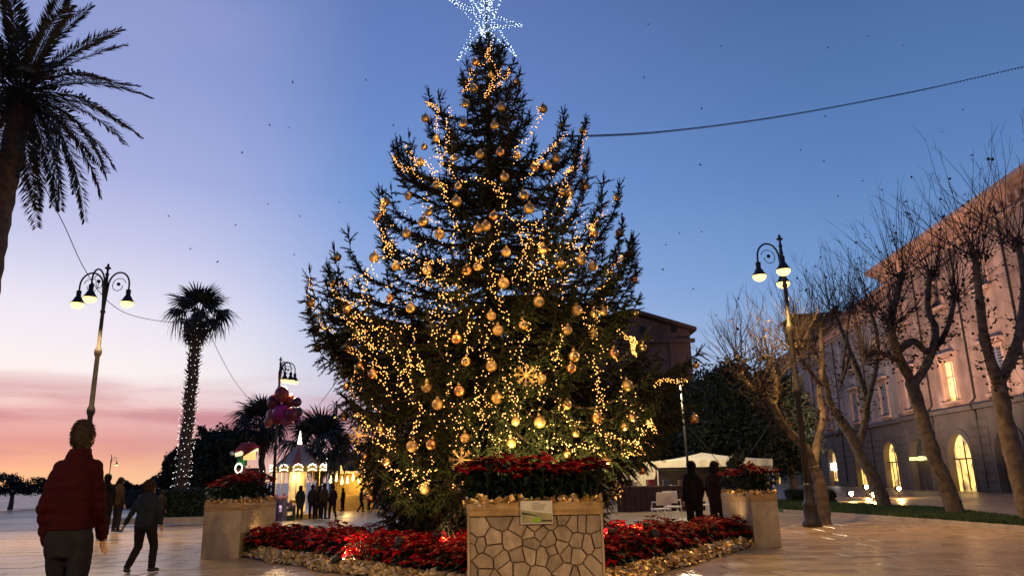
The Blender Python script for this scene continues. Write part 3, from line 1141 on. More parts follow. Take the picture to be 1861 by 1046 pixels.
# ------------------------------------------------------------------ poinsettias
def leaf_quad(mb, base, d, up, L_, W_, fold=.18, droop=.15):
    sd = d.cross(up).normalized()
    pr = [(0, .0), (.32, .9), (.62, .82), (1, 0)]
    mid = [base + d * (L_ * t_) + up * (-droop * L_ * t_ * t_) for t_ in (0, .35, .68, 1)]
    vs_ = [mid[0], mid[1], mid[2], mid[3]]
    for t_, w_ in pr[1:3]:
        k = 1 if t_ < .5 else 2
        vs_ += [mid[k] + sd * W_ * w_ / 2 + up * fold * W_ * .5, mid[k] - sd * W_ * w_ / 2 + up * fold * W_ * .5]
    mb.add(vs_, [(0, 4, 1), (0, 1, 5), (1, 4, 6, 2), (1, 2, 7, 5), (2, 6, 3), (2, 3, 7)])
def poinsettia_meshes(seed, low=False):
    rg = random.Random(seed)
    red, grn, cen = MB(), MB(), MB()
    Z = Vector((0, 0, 1))
    heads = [(0, 0, .42)] + [(.13 * math.cos(a + seed), .13 * math.sin(a + seed), rg.uniform(.33, .42)) for a in (0, 1.26, 2.5, 3.77, 5.03)]
    if low:                                             # bed plants carry bracts right down their sides
        heads += [(.2 * math.cos(a + seed * 2), .2 * math.sin(a + seed * 2), rg.uniform(.16, .30)) for a in (.4, 1.3, 2.2, 3.1, 4.0, 4.9, 5.8)]
    for hx, hy, hz in heads:
        c = Vector((hx, hy, hz))
        ax = Vector((hx * 1.6 + rg.uniform(-.2, .2), hy * 1.6 + rg.uniform(-.2, .2), 1)).normalized()
        a0 = rg.random() * 6
        e1 = ax.orthogonal().normalized()
        e2 = ax.cross(e1)
        for k in range(9):
            a = a0 + k * 2.4
            d = (e1 * math.cos(a) + e2 * math.sin(a)) + ax * rg.uniform(-.15, .35)
            d.normalize()
            leaf_quad(red, c, d, (ax - d * ax.dot(d)).normalized(), rg.uniform(.085, .135) * (1 if k < 6 else .6), rg.uniform(.045, .065), .2, rg.uniform(.0, .35))
        for k in range(4):
            a = a0 + k * 1.7
            cen.octa(c + (e1 * math.cos(a) + e2 * math.sin(a)) * .010 + ax * .012, .007)
        grn.tube([(hx * .2, hy * .2, 0), (hx * .7, hy * .7, hz * .6), tuple(c)], [.006, .005, .004], 4, False)
        for k in range(7):
            a = a0 + k * 2.1 + .5
            zz = hz * rg.uniform(.25, .9)
            p = Vector((hx * (.3 + .7 * zz / hz), hy * (.3 + .7 * zz / hz), zz))
            d = Vector((math.cos(a) + hx * 4, math.sin(a) + hy * 4, rg.uniform(-.35, .2))).normalized()
            leaf_quad(grn, p, d, (Z - d * d.z).normalized(), rg.uniform(.1, .15), rg.uniform(.055, .08), .15, .35)
    a, b_, c_ = red.mesh('bracts'), grn.mesh('leaves'), cen.mesh('buds')
    a.materials.append(m_bract)
    b_.materials.append(m_pleaf)
    c_.materials.append(mat('yellow buds', (.5, .36, .05), .6))
    return a, b_, c_
PV = [poinsettia_meshes(s) for s in (1, 2, 3, 4)]
PVB = [poinsettia_meshes(s, True) for s in (5, 6, 7, 8)]
rg = random.Random(8)
def poinsettia(x, y, z, label, group, s=1.0, bed=False):
    k = rg.randrange(4)
    root = thing('poinsettia', label, 'plant', (x, y, z), rg.random() * 6.28, group)
    s *= rg.uniform(.88, 1.14)
    root.scale = (s, s, s * rg.uniform(.9, 1.12))
    for nm, me in zip(('bracts', 'leaves', 'buds'), (PVB if bed else PV)[k]):
        o_ = link(nm, me, None, root)
        if nm == 'buds':
            o_['kind'] = 'stuff'
    return root
# in the bed, row by row behind the chips
for (A, B, side, nm) in ((E_L0, E_L1, 1, 'left'), (E_R0, E_R1, 1, 'right')):
    d = (B - A)
    Ld = d.length
    d = d.normalized()
    inn = Vector((-d.y, d.x, 0))
    for r_, (off, rowname) in enumerate(((.52, 'front'), (.84, 'second'), (1.16, 'third'), (1.5, 'fourth'), (1.95, 'rearmost'))):
        n = int(Ld / .31) - r_
        for i in range(n):
            p = A + d * (Ld * (i + .5 + rg.uniform(-.2, .2)) / n) + inn * (off + rg.uniform(-.06, .06))
            lb = f'red poinsettia, {ORD[i]} from {"the left planter" if nm == "left" else "the front planter"} in the {rowname} row of the {nm} bed'
            poinsettia(p.x, p.y, .04, lb, f'poinsettias of the {nm} bed', 1.04, True)
for nm, x_, y0_, sg_ in (('left', PL_X1, PL_Y, 1), ('right', PR_X0, PR_Y, -1)):      # tucked in against the planter sides
    for j in range(7):
        for k in range(2):
            poinsettia(x_ + sg_ * (.2 + .32 * k + rg.uniform(-.04, .04)), y0_ + .22 + .28 * j + .25 * k, .04,
                       f'red poinsettia {["touching", "one row off"][k]} the {nm} planter side, {ORD[j]} from its near end', f'poinsettias of the {nm} bed', 1.0, True)
def on_planter(x0, x1, y0, y1, z, nxx, nyy, nm, s=1.1):
    for j in range(nyy):
        for i in range(nxx):
            x = x0 + (i + .5) * (x1 - x0) / nxx + rg.uniform(-.04, .04)
            y = y0 + (j + .5) * (y1 - y0) / nyy + rg.uniform(-.04, .04)
            if nxx > nyy:
                lb = f'dark red poinsettia {ORD[i]} from left in the {["front", "middle", "back"][j]} row on {nm}'
            else:
                lb = f'dark red poinsettia {ORD[j]} from the near end, {["left", "right"][i % 2]} row, on {nm}'
            poinsettia(x, y, z - .02, lb, 'poinsettias on ' + nm, s)
on_planter(FPX0 - .02, FPX1 + .02, FP_Y + .06, FP_Y + .6, PH, 8, 3, 'the front planter', 1.22)
on_planter(PL_X0, PL_X1, PL_Y + .05, PL_Y + 2.05, 1.0, 2, 7, 'the left planter', 1.15)
on_planter(PR_X0, PR_X1, PR_Y + .05, PR_Y + 2.05, .97, 2, 7, 'the right planter', 1.15)

# gold sprayed chips along the bed edge
for A, B, nm, n in ((E_L0, E_L1, 'left', 3600), (E_R0, E_R1, 'right', 2600)):
    rn = np.random.default_rng(len(nm))
    d = np.array((B - A))
    Ld = np.linalg.norm(d)
    d = d / Ld
    inn = np.array((-d[1], d[0], 0))
    wdt = rn.beta(1.6, 1.6, n)
    tt = rn.random(n)
    c = np.array(A) + d * (tt * Ld)[:, None] + inn * (-.06 + .5 * wdt + .05 * np.sin(tt * 23))[:, None]
    c[:, 2] = .02 + .15 * np.sin(np.clip(wdt, 0, 1) * PI) * rn.random(n) + .02
    e1 = rn.normal(size=(n, 3)); e1[:, 2] *= .55
    e1 /= np.linalg.norm(e1, axis=1)[:, None]
    e2 = np.cross(e1, rn.normal(size=(n, 3)))
    e2 /= np.linalg.norm(e2, axis=1)[:, None]
    nn = np.cross(e1, e2)
    s = rn.uniform(.025, .075, n)[:, None]
    wd = s * rn.uniform(.25, .6, n)[:, None]
    bend = nn * s * rn.uniform(-.5, .5, n)[:, None]
    V = np.stack([c - e1 * s - e2 * wd * .4, c - e2 * wd + bend, c + e1 * s - e2 * wd * .3, c + e1 * s + e2 * wd * .3, c + e2 * wd + bend, c - e1 * s + e2 * wd * .4], 1)
    f = np.array([[0, 1, 4, 5], [1, 2, 3, 4]])
    Fq = (f[None] + (np.arange(n) * 6)[:, None, None]).reshape(-1, 4)
    ch_ = npmesh('bark_chips', V.reshape(-1, 3), Fq, m_chip if nm == 'left' else m_foil)
    tag(ch_, f'heaped gold sprayed chips edging the {nm} bed', 'chips', kind='stuff')

# flood lights in the bed
m_lens = glow('flood lens warm', (1, .75, .4), 14)
def bed_flood(label, x, y, z, target, power, col, ang, lens=True):
    root = thing('garden_floodlight', label, 'spotlight', (x, y, 0), group='floodlights in the flower bed')
    d = (Vector(target) - Vector((x, y, z))).normalized()
    b_ = MB()
    b_.tube([(0, 0, 0), (0, 0, z - .04)], .012, 5)
    b_.build('stake', m_black, root)
    b_ = MB()
    b_.lathe([(.03, -.1), (.05, -.08), (.062, .02), (.066, .03), (.055, .025)], 10, (0, 0, z), d)
    b_.build('housing', m_black, root, True)
    b_ = MB()
    b_.lathe([(.05, .015), (.03, .022), (.001, .024)], 10, (0, 0, z), d)
    b_.build('lens', m_lens, root, True)
    spot_light('flood_beam', Vector((0, 0, z)) + d * .05, Vector((0, 0, z)) + d * 2, power, col, ang, root)
    return root
YEL = (1, .72, .22)
bed_flood('floodlight hidden behind the front planter aimed up the tree', TX + .55, FP_Y + 1.0, .5, (TX + .75, TY - .6, 3.0), 3200, YEL, R(60))
bed_flood('floodlight left of the front planter aimed at the tree', TX - 1.3, FP_Y + 1.9, .5, (TX - 1.0, TY, 2.6), 300, YEL, R(60))
bed_flood('floodlight at the right bed aimed up through the branches', TX + 2.5, FP_Y + 2.6, .5, (TX + 1.6, TY - .8, 3.4), 800, YEL, R(60))
dL = (E_L1 - E_L0).normalized(); iL = Vector((-dL.y, dL.x, 0))
dR = (E_R1 - E_R0).normalized(); iR = Vector((-dR.y, dR.x, 0))
def along(A, d, px):                           # where on a bed edge a photo column falls
    best = min((abs(P(px, 1015, (A + d * t_).y).x - (A + d * t_).x), t_) for t_ in np.linspace(0, 6.5, 200))
    return A + d * best[1]
q = along(E_L0, dL, 606) + iL * .06
bed_flood('floodlight at the bed edge reddening the left poinsettias', q.x, q.y, .2, q + iL + Vector((0, 0, .75)), 260, (1, .42, .26), R(120))
bed_flood('floodlight lighting the left planter side', PL_X1 + .55, PL_Y + .75, .42, (PL_X1, PL_Y + .9, .75), 14, (1, .55, .2), R(110))
bed_flood('floodlight lighting the right planter side', PR_X0 - .75, PR_Y + .8, .42, (PR_X0, PR_Y + 1.0, .75), 24, (1, .6, .25), R(115))
for px, off, z_, pw, lb in ((1150, 1.0, .5, 170, 'floodlight reddening the poinsettias right of the front planter'), (1225, 1.0, .5, 120, 'floodlight reddening the middle of the right bed'),
                            (1292, 1.1, .5, 190, 'floodlight at the far end of the right bed')):
    q = along(E_R0, dR, px) + iR * off
    bed_flood(lb, q.x, q.y, z_, q + iR * 1.0 + dR * .2 + Vector((0, 0, .36)), pw, (1, .5, .3), R(150))
for px, off, z_, pw, lb in ((760, 1.0, .5, 80, 'floodlight among the poinsettias left of the sign'), (660, 1.3, .5, 80, 'floodlight deep in the left bed'), (470, .9, .5, 60, 'floodlight beside the left planter foot')):
    q = along(E_L0, dL, px) + iL * off
    bed_flood(lb, q.x, q.y, z_, q + iL * 1.0 + Vector((0, 0, .36)), pw, (1, .5, .3), R(150))

# ------------------------------------------------------------------ the great spruce
LEFT = [(852, 88), (838, 125), (832, 165), (800, 190), (770, 215), (705, 262), (692, 330), (682, 365), (672, 405), (615, 440), (600, 500), (562, 520),
        (556, 575), (572, 625), (598, 660), (612, 700), (618, 745), (618, 790), (636, 835), (655, 880), (690, 912)]
RIGHT = [(922, 88), (936, 125), (944, 170), (975, 195), (1050, 235), (1066, 290), (1066, 335), (1115, 360), (1130, 410), (1158, 440), (1168, 490), (1165, 560),
         (1162, 605), (1190, 645), (1258, 690), (1262, 760), (1215, 800), (1200, 840), (1150, 880), (1120, 912)]
def prof(lst, sgn):
    zs, rs = [], []
    for px, py in lst:
        p = P(px, py, TY)
        zs.append(p.z)
        rs.append(max(.1, (p.x - TX) * sgn * .95 - .08))
    o_ = np.argsort(zs)
    return np.array(zs)[o_], np.array(rs)[o_]
LZ, LR = prof(LEFT, -1)
RZ, RR = prof(RIGHT, 1)
TOP = P(884, 70, TY).z
def trad(z, az):
    l, r_ = np.interp(z, LZ, LR), np.interp(z, RZ, RR)
    c = math.cos(az)
    k = .5 + .5 * c
    return l * (1 - k) + r_ * k
def on_tree(px, py, inset=.92, jitter=0.0):                  # point on the tree's front skin seen at this pixel
    Y = TY - 2.0
    for _ in range(12):
        p = P(px, py, Y)
        dx = p.x - TX
        az = 0 if dx > 0 else PI
        r_ = trad(p.z, az) * inset
        rm = (trad(p.z, 0) + trad(p.z, PI)) / 2 * inset
        k = min(1, abs(dx) / max(r_, .05))
        Y = TY - rm * math.sqrt(max(0, 1 - k * k)) * .97
    p = P(px, py, Y - jitter)
    return p

BA = [(864, 113), (892, 137), (845, 151), (861, 161), (939, 150), (846, 189), (911, 194), (987, 198), (842, 225), (899, 228), (1021, 227), (1059, 237), (773, 215), (771, 267),
      (721, 285), (793, 252), (872, 281), (940, 283), (1046, 283), (826, 287), (909, 277), (764, 295), (1011, 288), (793, 336), (833, 339), (742, 357), (830, 366), (701, 367),
      (686, 395), (779, 386), (769, 403), (739, 424), (799, 426), (869, 415), (883, 411), (897, 393), (613, 467), (680, 468), (719, 484), (777, 491), (848, 492), (868, 485),
      (603, 515), (564, 550), (709, 542), (747, 560), (632, 561), (893, 574), (1063, 302), (1063, 337), (995, 302), (971, 304), (917, 322), (952, 355), (1035, 350), (1022, 350),
      (962, 379), (1121, 359), (1126, 423), (1079, 422), (1146, 459), (1152, 506), (1154, 568), (1096, 565), (1078, 570), (1048, 563), (1017, 479), (920, 458), (986, 454),
      (915, 514), (979, 548), (951, 591), (905, 600), (1031, 600), (1056, 473), (1077, 484), (830, 616), (847, 657), (893, 665), (631, 630), (577, 632), (654, 667), (678, 679),
      (629, 701), (776, 703), (835, 710), (795, 734), (625, 758), (691, 780), (749, 810), (784, 807), (664, 827), (703, 838), (845, 795), (1077, 607), (1115, 642), (1168, 631),
      (1043, 648), (1038, 669), (984, 688), (1140, 700), (1265, 663), (1262, 761), (1030, 735), (937, 765), (981, 766), (1046, 787), (1149, 758), (1134, 774), (1030, 825),
      (1101, 837), (929, 805), (903, 723), (1167, 855), (1084, 758), (772, 888), (675, 903), (669, 897)]
STR = [
    ([(884, 84), (872, 108), (852, 140), (843, 168)], 'under the star, left'),
    ([(884, 84), (897, 112), (905, 138), (886, 158)], 'under the star, centre'),
    ([(928, 128), (910, 142), (893, 165), (880, 178)], 'under the star, right'),
    ([(784, 184), (787, 215), (788, 250), (797, 285), (790, 320)], 'on the upright left branch high in the crown'),
    ([(827, 202), (815, 222), (822, 248), (800, 275), (770, 292), (748, 300)], 'beside the dark core, upper left'),
    ([(748, 268), (757, 288), (775, 303), (790, 320), (800, 345)], 'left shoulder of the crown'),
    ([(985, 200), (972, 228), (962, 252), (948, 272), (935, 300)], 'on the upper right branch'),
    ([(1020, 246), (1000, 265), (985, 290), (960, 310), (948, 330)], 'right shoulder of the crown'),
    ([(1058, 240), (1052, 268), (1046, 300), (1030, 335), (1035, 370), (1032, 410)], 'on the outer right branch, upper'),
    ([(716, 282), (728, 302), (745, 312), (765, 330)], 'outer left branch tip, upper'),
    ([(830, 285), (822, 305), (838, 325), (855, 318), (872, 330), (900, 345), (925, 355)], 'band across the upper centre'),
    ([(800, 330), (815, 345), (812, 375), (822, 405), (817, 440), (830, 470)], 'falling left of centre, upper middle'),
    ([(890, 335), (905, 350), (925, 372), (938, 400), (955, 420), (975, 440), (1000, 455)], 'diagonal right of centre, upper middle'),
    ([(902, 390), (898, 420), (893, 455), (880, 475), (862, 460), (855, 440)], 'looping through the tree centre'),
    ([(690, 365), (688, 400), (700, 430), (712, 455), (722, 485), (735, 470), (760, 450), (775, 440)], 'long upright left branch at mid height'),
    ([(760, 470), (770, 500), (790, 505), (810, 490), (800, 470), (775, 480), (765, 510), (785, 525)], 'dense knot left of centre'),
    ([(795, 510), (812, 520), (800, 540), (825, 545), (840, 528), (820, 515)], 'dense knot beneath the first, left of centre'),
    ([(945, 420), (952, 450), (948, 480), (940, 505), (958, 510), (965, 490)], 'falling in the middle, upper half'),
    ([(960, 395), (978, 425), (985, 450), (998, 475), (995, 505), (1000, 530)], 'falling right of centre'),
    ([(1118, 358), (1105, 375), (1090, 390), (1078, 410), (1070, 440), (1060, 460)], 'on the upright right branch at mid height'),
    ([(1062, 460), (1040, 445), (1020, 450), (1010, 470), (1030, 490)], 'inner right branch at mid height'),
    ([(1140, 462), (1120, 480), (1110, 500), (1095, 520), (1078, 530)], 'outer right branch near mid height'),
    ([(568, 508), (574, 535), (580, 560), (592, 588), (612, 602)], 'outermost left branch tip'),
    ([(603, 510), (618, 535), (635, 560), (655, 545), (665, 520), (690, 500)], 'left branch near mid height'),
    ([(640, 575), (668, 580), (672, 600), (690, 602), (710, 612)], 'lower left, beside the edge baubles'),
    ([(785, 560), (790, 590), (800, 600), (820, 605)], 'left of centre at the lower middle'),
    ([(890, 480), (897, 510), (905, 540), (912, 565), (925, 590)], 'centre, falling past mid height'),
    ([(948, 580), (955, 610), (952, 640), (958, 665)], 'right of centre, lower middle, vertical'),
    ([(1022, 585), (1015, 615), (1010, 645), (1020, 660)], 'right, lower middle, vertical'),
    ([(1050, 560), (1062, 590), (1085, 585), (1100, 560), (1092, 540)], 'right edge near mid height'),
    ([(982, 660), (985, 690), (980, 715), (1000, 705)], 'beside the middle snowflake'),
    ([(740, 655), (758, 665), (768, 685), (762, 645)], 'left, below mid height'),
    ([(690, 660), (700, 690), (705, 720)], 'left, below the copper baubles'),
    ([(860, 560), (850, 590), (842, 620), (848, 650)], 'centre left, lower middle'),
    ([(1060, 640), (1082, 660), (1090, 690), (1085, 720), (1095, 740)], 'right, below mid height'),
    ([(1015, 735), (1030, 755), (1045, 765), (1060, 770)], 'right lower branches, short'),
    ([(1165, 790), (1180, 770), (1195, 785), (1198, 805), (1188, 815), (1172, 800)], 'bright knot on the lower right'),
    ([(1110, 780), (1125, 800), (1150, 805), (1165, 820), (1140, 830), (1120, 815), (1100, 800)], 'dense lower right net'),
    ([(1130, 600), (1150, 620), (1160, 640), (1148, 615)], 'right edge below mid height'),
    ([(1190, 700), (1215, 695), (1240, 690), (1225, 710)], 'outermost right lower branch'),
    ([(690, 830), (710, 850), (735, 860), (755, 855), (740, 875), (715, 870), (700, 890), (730, 895), (750, 905)], 'dense lower left net'),
    ([(660, 770), (680, 790), (700, 785), (720, 800), (715, 770)], 'lower left branches'),
    ([(640, 810), (655, 840), (662, 870), (675, 885)], 'lower left edge near the foot'),
    ([(785, 830), (790, 850), (770, 870), (760, 890)], 'near the foot, left of the planter'),
    ([(815, 880), (830, 885), (845, 878), (838, 890)], 'behind the left end of the front poinsettias'),
    ([(1020, 800), (1045, 815), (1075, 812), (1085, 820)], 'just above the front poinsettias, right'),
    ([(880, 790), (905, 800), (930, 790), (950, 805)], 'just above the front poinsettias, centre'),
    ([(630, 640), (650, 650), (645, 690), (640, 720)], 'left edge below mid height'),
    ([(920, 690), (935, 715), (950, 735), (940, 760)], 'centre of the lower branches'),
    ([(870, 700), (865, 730), (875, 760)], 'centre left of the lower branches'),
    ([(588, 600), (610, 640), (640, 662), (662, 705)], 'on the drooping lower left rim'),
    ([(600, 560), (640, 600), (680, 640), (700, 700)], 'slanting across the lower left boughs'),
    ([(636, 720), (660, 760), (690, 800), (720, 820)], 'low on the left skirt'),
    ([(622, 520), (650, 500), (690, 480), (720, 442)], 'rising along the left boughs at mid height'),
    ([(660, 602), (690, 630), (722, 662), (742, 720)], 'inside the left boughs below mid height'),
    ([(740, 590), (752, 640), (745, 690), (760, 740), (752, 790)], 'long fall left of centre in the lower half'),
]
tree = thing('christmas_tree', 'huge lit spruce Christmas tree rising from the poinsettia bed', 'tree', (TX, TY, 0))
b = MB()
zz = np.linspace(0, TOP + .2, 26)
b.tube([(.02 * math.sin(z * 2), .02 * math.cos(z * 1.7), z) for z in zz], [.19 * (1 - z / (TOP + .6)) + .012 for z in zz], 10)
b.build('trunk', m_spbark, tree, True)
rg = random.Random(21)
limb = MB()
sh_o, sh_d, sh_l = [], [], []                # shoots: origin, direction, length
tips = []                                    # upper branch tips, for strings to follow
def shoot(o_, d_, l_):
    sh_o.append(tuple(o_)); sh_d.append(tuple(d_)); sh_l.append(l_)
def branch(z0, az, Rt, hfrac, bend=None):
    # hfrac: 0 bottom .. 1 top
    d0 = Vector((math.cos(az), math.sin(az), 0))
    sd = Vector((-d0.y, d0.x, 0))
    n = max(7, int(Rt / .17))
    upb = max(0, min(1, (hfrac - .22) / .38))
    bend = rg.uniform(-.16, .16) if bend is None else bend
    pts = []
    for i in range(n + 1):
        t_ = i / n
        out = Rt * ((1 - (1 - t_) ** (1.0 + .6 * upb)))        # reaches out, then turns up
        rise = (.44 * upb * t_ ** (2.9) - (1 - upb) * (.26 * math.sin(PI * t_ * .72) - .04 * t_)) * Rt * 1.0
        rise -= .07 * upb * Rt * math.sin(PI * t_)
        pts.append(d0 * out + sd * (bend * Rt * t_ * t_) + Vector((0, 0, z0 + rise + .03 * Rt * math.sin(9 * t_ + az))))
    limb.tube(pts, [(.028 + .012 * (1 - hfrac)) * (1 - .8 * i / n) * min(1, .4 + Rt / 3) for i in range(n + 1)], 5, False)
    L_ = sum((pts[i + 1] - pts[i]).length for i in range(n))
    ns = int(L_ / (.088 + .03 * upb))
    for s in range(ns):
        t_ = .10 + .9 * (s + rg.random()) / ns
        f = min(n - 1e-3, t_ * n)
        i = int(f)
        p = pts[i].lerp(pts[i + 1], f - i)
        dr = (pts[i + 1] - pts[i]).normalized()
        side = 1 if s % 2 else -1
        lat = dr.cross(Vector((0, 0, 1))).normalized() * side
        sl = (.13 + .32 * min(Rt, 3) / 3 * (1 - t_) ** .8 + .10 * rg.random()) * (1.15 - .45 * hfrac)
        hang = (1 - .62 * upb) * rg.uniform(.15, 1.15)
        dd_ = (dr * rg.uniform(.5, .9) + lat * rg.uniform(.45, 1.0) + Vector((0, 0, -hang + upb * rg.uniform(-.1, .3)))).normalized()
        k = max(2, int(sl / .075))
        pp = p.copy()
        cur = dd_.copy()
        prev = [pp.copy()]
        for j in range(k):
            step = sl / k
            cur = (cur + Vector((rg.uniform(-.1, .1), rg.uniform(-.1, .1), -.20 + .14 * upb))).normalized()
            for e_ in (-1, 1):
                if rg.random() < .78:
                    ls = cur.cross(Vector((rg.uniform(-.3, .3), rg.uniform(-.3, .3), 1))).normalized() * e_
                    v = (cur * rg.uniform(.5, .9) + ls * .8 + Vector((0, 0, -.35 + .3 * upb))).normalized()
                    shoot(pp, v, rg.uniform(.075, .135))
            shoot(pp, cur, step * 1.25)
            pp = pp + cur * step
            prev.append(pp.copy())
        shoot(pp, cur, rg.uniform(.1, .15))
        if k > 3:
            limb.tube([prev[0], prev[len(prev) // 2], prev[-1]], [.006, .005, .003], 3, False)
    for s in range(int(L_ / .06)):                          # short shoots right on the limb
        f = min(n - 1e-3, rg.random() * n)
        i = int(f)
        p = pts[i].lerp(pts[i + 1], f - i)
        dr = (pts[i + 1] - pts[i]).normalized()
        v = (dr * .8 + Vector((rg.uniform(-1, 1), rg.uniform(-1, 1), rg.uniform(-.6, .9)))).normalized()
        shoot(p, v, rg.uniform(.08, .14))
    e = (pts[-1] - pts[-2]).normalized()
    for a in range(3):
        shoot(pts[-1], (e + Vector((rg.uniform(-.5, .5), rg.uniform(-.5, .5), rg.uniform(-.1, .5)))).normalized(), rg.uniform(.1, .2))
    shoot(pts[-1], (e + Vector((0, 0, .5 * upb))).normalized(), .22)
    tips.append((pts, hfrac))
def grow(zt, az, f):                                        # a branch whose tip ends at height zt on the outline
    hf = zt / TOP
    up_ = max(0, min(1, (hf - .22) / .38))
    Rt = max(.2, trad(zt, az) * f)
    z0 = max(.35, zt - (.44 * up_ - (1 - up_) * .17) * Rt)
    branch(z0, az, Rt, hf)
z = .6
while z < TOP - .1:
    hf = z / TOP
    nb = int(8 + 5 * (1 - hf)) if hf < .8 else 7
    a0 = rg.random() * 6.28
    for k in range(nb):
        grow(z + rg.uniform(-.16, .16), a0 + 2 * PI * k / nb + rg.uniform(-.25, .25), rg.choice([.5, .62, .72, .82, .9, .97, 1.03] if hf < .52 else [.34, .4, .46, .52, .6, .85, 1.0]))
    z += .30 if hf < .75 else .22
for px, py in LEFT + RIGHT:                                  # the branches that draw the outline
    p = P(px, py, TY)
    for q_ in range(2 if p.z < 4 else 1):
        grow(p.z + rg.uniform(-.1, .1), (0 if p.x > TX else PI) + rg.uniform(-.3, .3), rg.uniform(.95, 1.05))
for zt, nb_ in ((.5, 16), (.75, 16), (1.05, 16), (1.4, 14), (1.8, 14)):    # full skirt down to the flower bed
    for k in range(nb_):
        grow(zt + rg.uniform(-.12, .12), 2 * PI * (k + rg.random()) / nb_, rg.uniform(.55, 1.02))
done = []
for px, py in BA + [w_ for wl_, _ in STR for w_ in wl_]:      # a branch for every ornament that hangs out at the rim
    p = on_tree(px, py, .93, .05)
    dx, dy = p.x - TX, p.y - TY
    rim = abs(dx) / max(.05, trad(p.z, 0 if dx > 0 else PI))
    if rim < .72 or any((p - q_).length < .28 for q_ in done):
        continue
    done.append(p)
    rr_ = math.hypot(dx, dy) + .06
    zt = p.z + .17
    up_ = max(0, min(1, (zt / TOP - .22) / .38))
    branch(max(.35, zt - (.44 * up_ - (1 - up_) * .17) * rr_), math.atan2(dy, dx), rr_, zt / TOP, 0)
for k in range(26):                                          # tuft at the leader
    a = rg.random() * 6.28
    zt = TOP + rg.uniform(-.5, .12)
    shoot((0, 0, zt), Vector((math.cos(a), math.sin(a), rg.uniform(.6, 1.6))).normalized(), rg.uniform(.14, .3))
limb.build('branches', m_spbark, tree)
# needles: every shoot becomes a little brush
sh_o = np.array(sh_o); sh_d = np.array(sh_d); sh_l = np.array(sh_l)
NS = len(sh_o)
rn = np.random.default_rng(5)
ref = np.where(np.abs(sh_d[:, 2:3]) < .9, np.array([[0, 0, 1.0]]), np.array([[1.0, 0, 0]]))
e1 = np.cross(sh_d, ref); e1 /= np.linalg.norm(e1, axis=1)[:, None]
e2 = np.cross(sh_d, e1)
KN = 11
allV = []
for k in range(KN):
    t_ = (k + rn.random(NS)) / KN
    a = k * 2.39996 + rn.random(NS) * 1.2
    rad = e1 * np.cos(a)[:, None] + e2 * np.sin(a)[:, None]
    nd = sh_d * .75 + rad * .72
    ln = rn.uniform(.034, .052, NS)[:, None]
    o_ = sh_o + sh_d * (t_ * sh_l)[:, None]
    wv = np.cross(nd, rad + sh_d * .2)
    wv /= np.linalg.norm(wv, axis=1)[:, None] + 1e-9
    wv *= .0095
    allV.append(np.stack([o_ - wv, o_ + wv, o_ + nd * ln], 1))
# stem of the shoot: a slim pointed blade in two planes
for q_ in (e1, e2):
    allV.append(np.stack([sh_o - q_ * .013, sh_o + q_ * .013, sh_o + sh_d * (sh_l * 1.12)[:, None]], 1))
V = np.concatenate(allV).reshape(-1, 3)
fo = npmesh('needles', V, np.arange(len(V)).reshape(-1, 3), m_needle, tree)
fo['kind'] = 'stuff'
print('spruce shoots', NS, 'tris', len(V) // 3)

# ------------------------------------------------------------------ baubles
m_ball = [mat('gold bauble', (.66, .45, .19), .3, metal=1, var=.06, scale=5), mat('matte gold bauble', (.55, .38, .17), .48, metal=.85, var=.1, scale=9),
          mat('copper gold bauble', (.66, .35, .15), .32, metal=1, var=.06, scale=5), mat('glittered gold bauble', (.5, .36, .16), .42, metal=.85, var=.5, scale=160, coord='Generated')]
ball_me = []
for k in range(4):
    b = MB()
    b.ball((0, 0, 0), .086, 18, 12)
    me = b.mesh('bauble', True)
    me.materials.append(m_ball[k])
    ball_me.append(me)
b = MB()
b.lathe([(.022, .09), (.022, .112), (.012, .118)], 8)
b.tube([(0, 0, .115), (.012, 0, .128), (.006, 0, .145), (-.008, 0, .142), (-.010, 0, .126), (0, 0, .115)], .0025, 4)
cap_me = b.mesh('cap', True)
cap_me.materials.append(m_foil)
rg = random.Random(33)
def hword(py):
    for lim, s in ((170, 'just under the star'), (240, 'high in the crown'), (310, 'in the upper crown'), (400, 'above mid height'), (480, 'at the upper middle'), (540, 'near mid height'),
                   (620, 'at the lower middle'), (700, 'below mid height'), (780, 'in the lower branches'), (1000, 'near the foot')):
        if py < lim:
            return s
rows = {}
for px, py in BA:
    rows.setdefault(hword(py), []).append((px, py))
KN_ = ['shiny gold', 'matte gold', 'coppery gold', 'glittered gold']
for hw, lst in rows.items():
    lst.sort()
    for i, (px, py) in enumerate(lst):
        k = rg.choice([0, 0, 1, 1, 2, 3])
        p = on_tree(px, py, .93, .10)
        lb = f'{KN_[k]} bauble {hw}, {"leftmost" if i == 0 else "rightmost" if i == len(lst) - 1 else ORD[i] + " from left"}'
        o_ = link('bauble', ball_me[k])
        s = rg.choice([.78, .9, 1.0, 1.0, 1.08]) * (.93 if py < 330 else 1)
        o_.location = p
        o_.scale = (s, s, s)
        o_.rotation_euler = (rg.uniform(-.15, .15), rg.uniform(-.15, .15), rg.random() * 6)
        tag(o_, lb, 'bauble', 'gold baubles on the Christmas tree')
        link('cap', cap_me, None, o_)

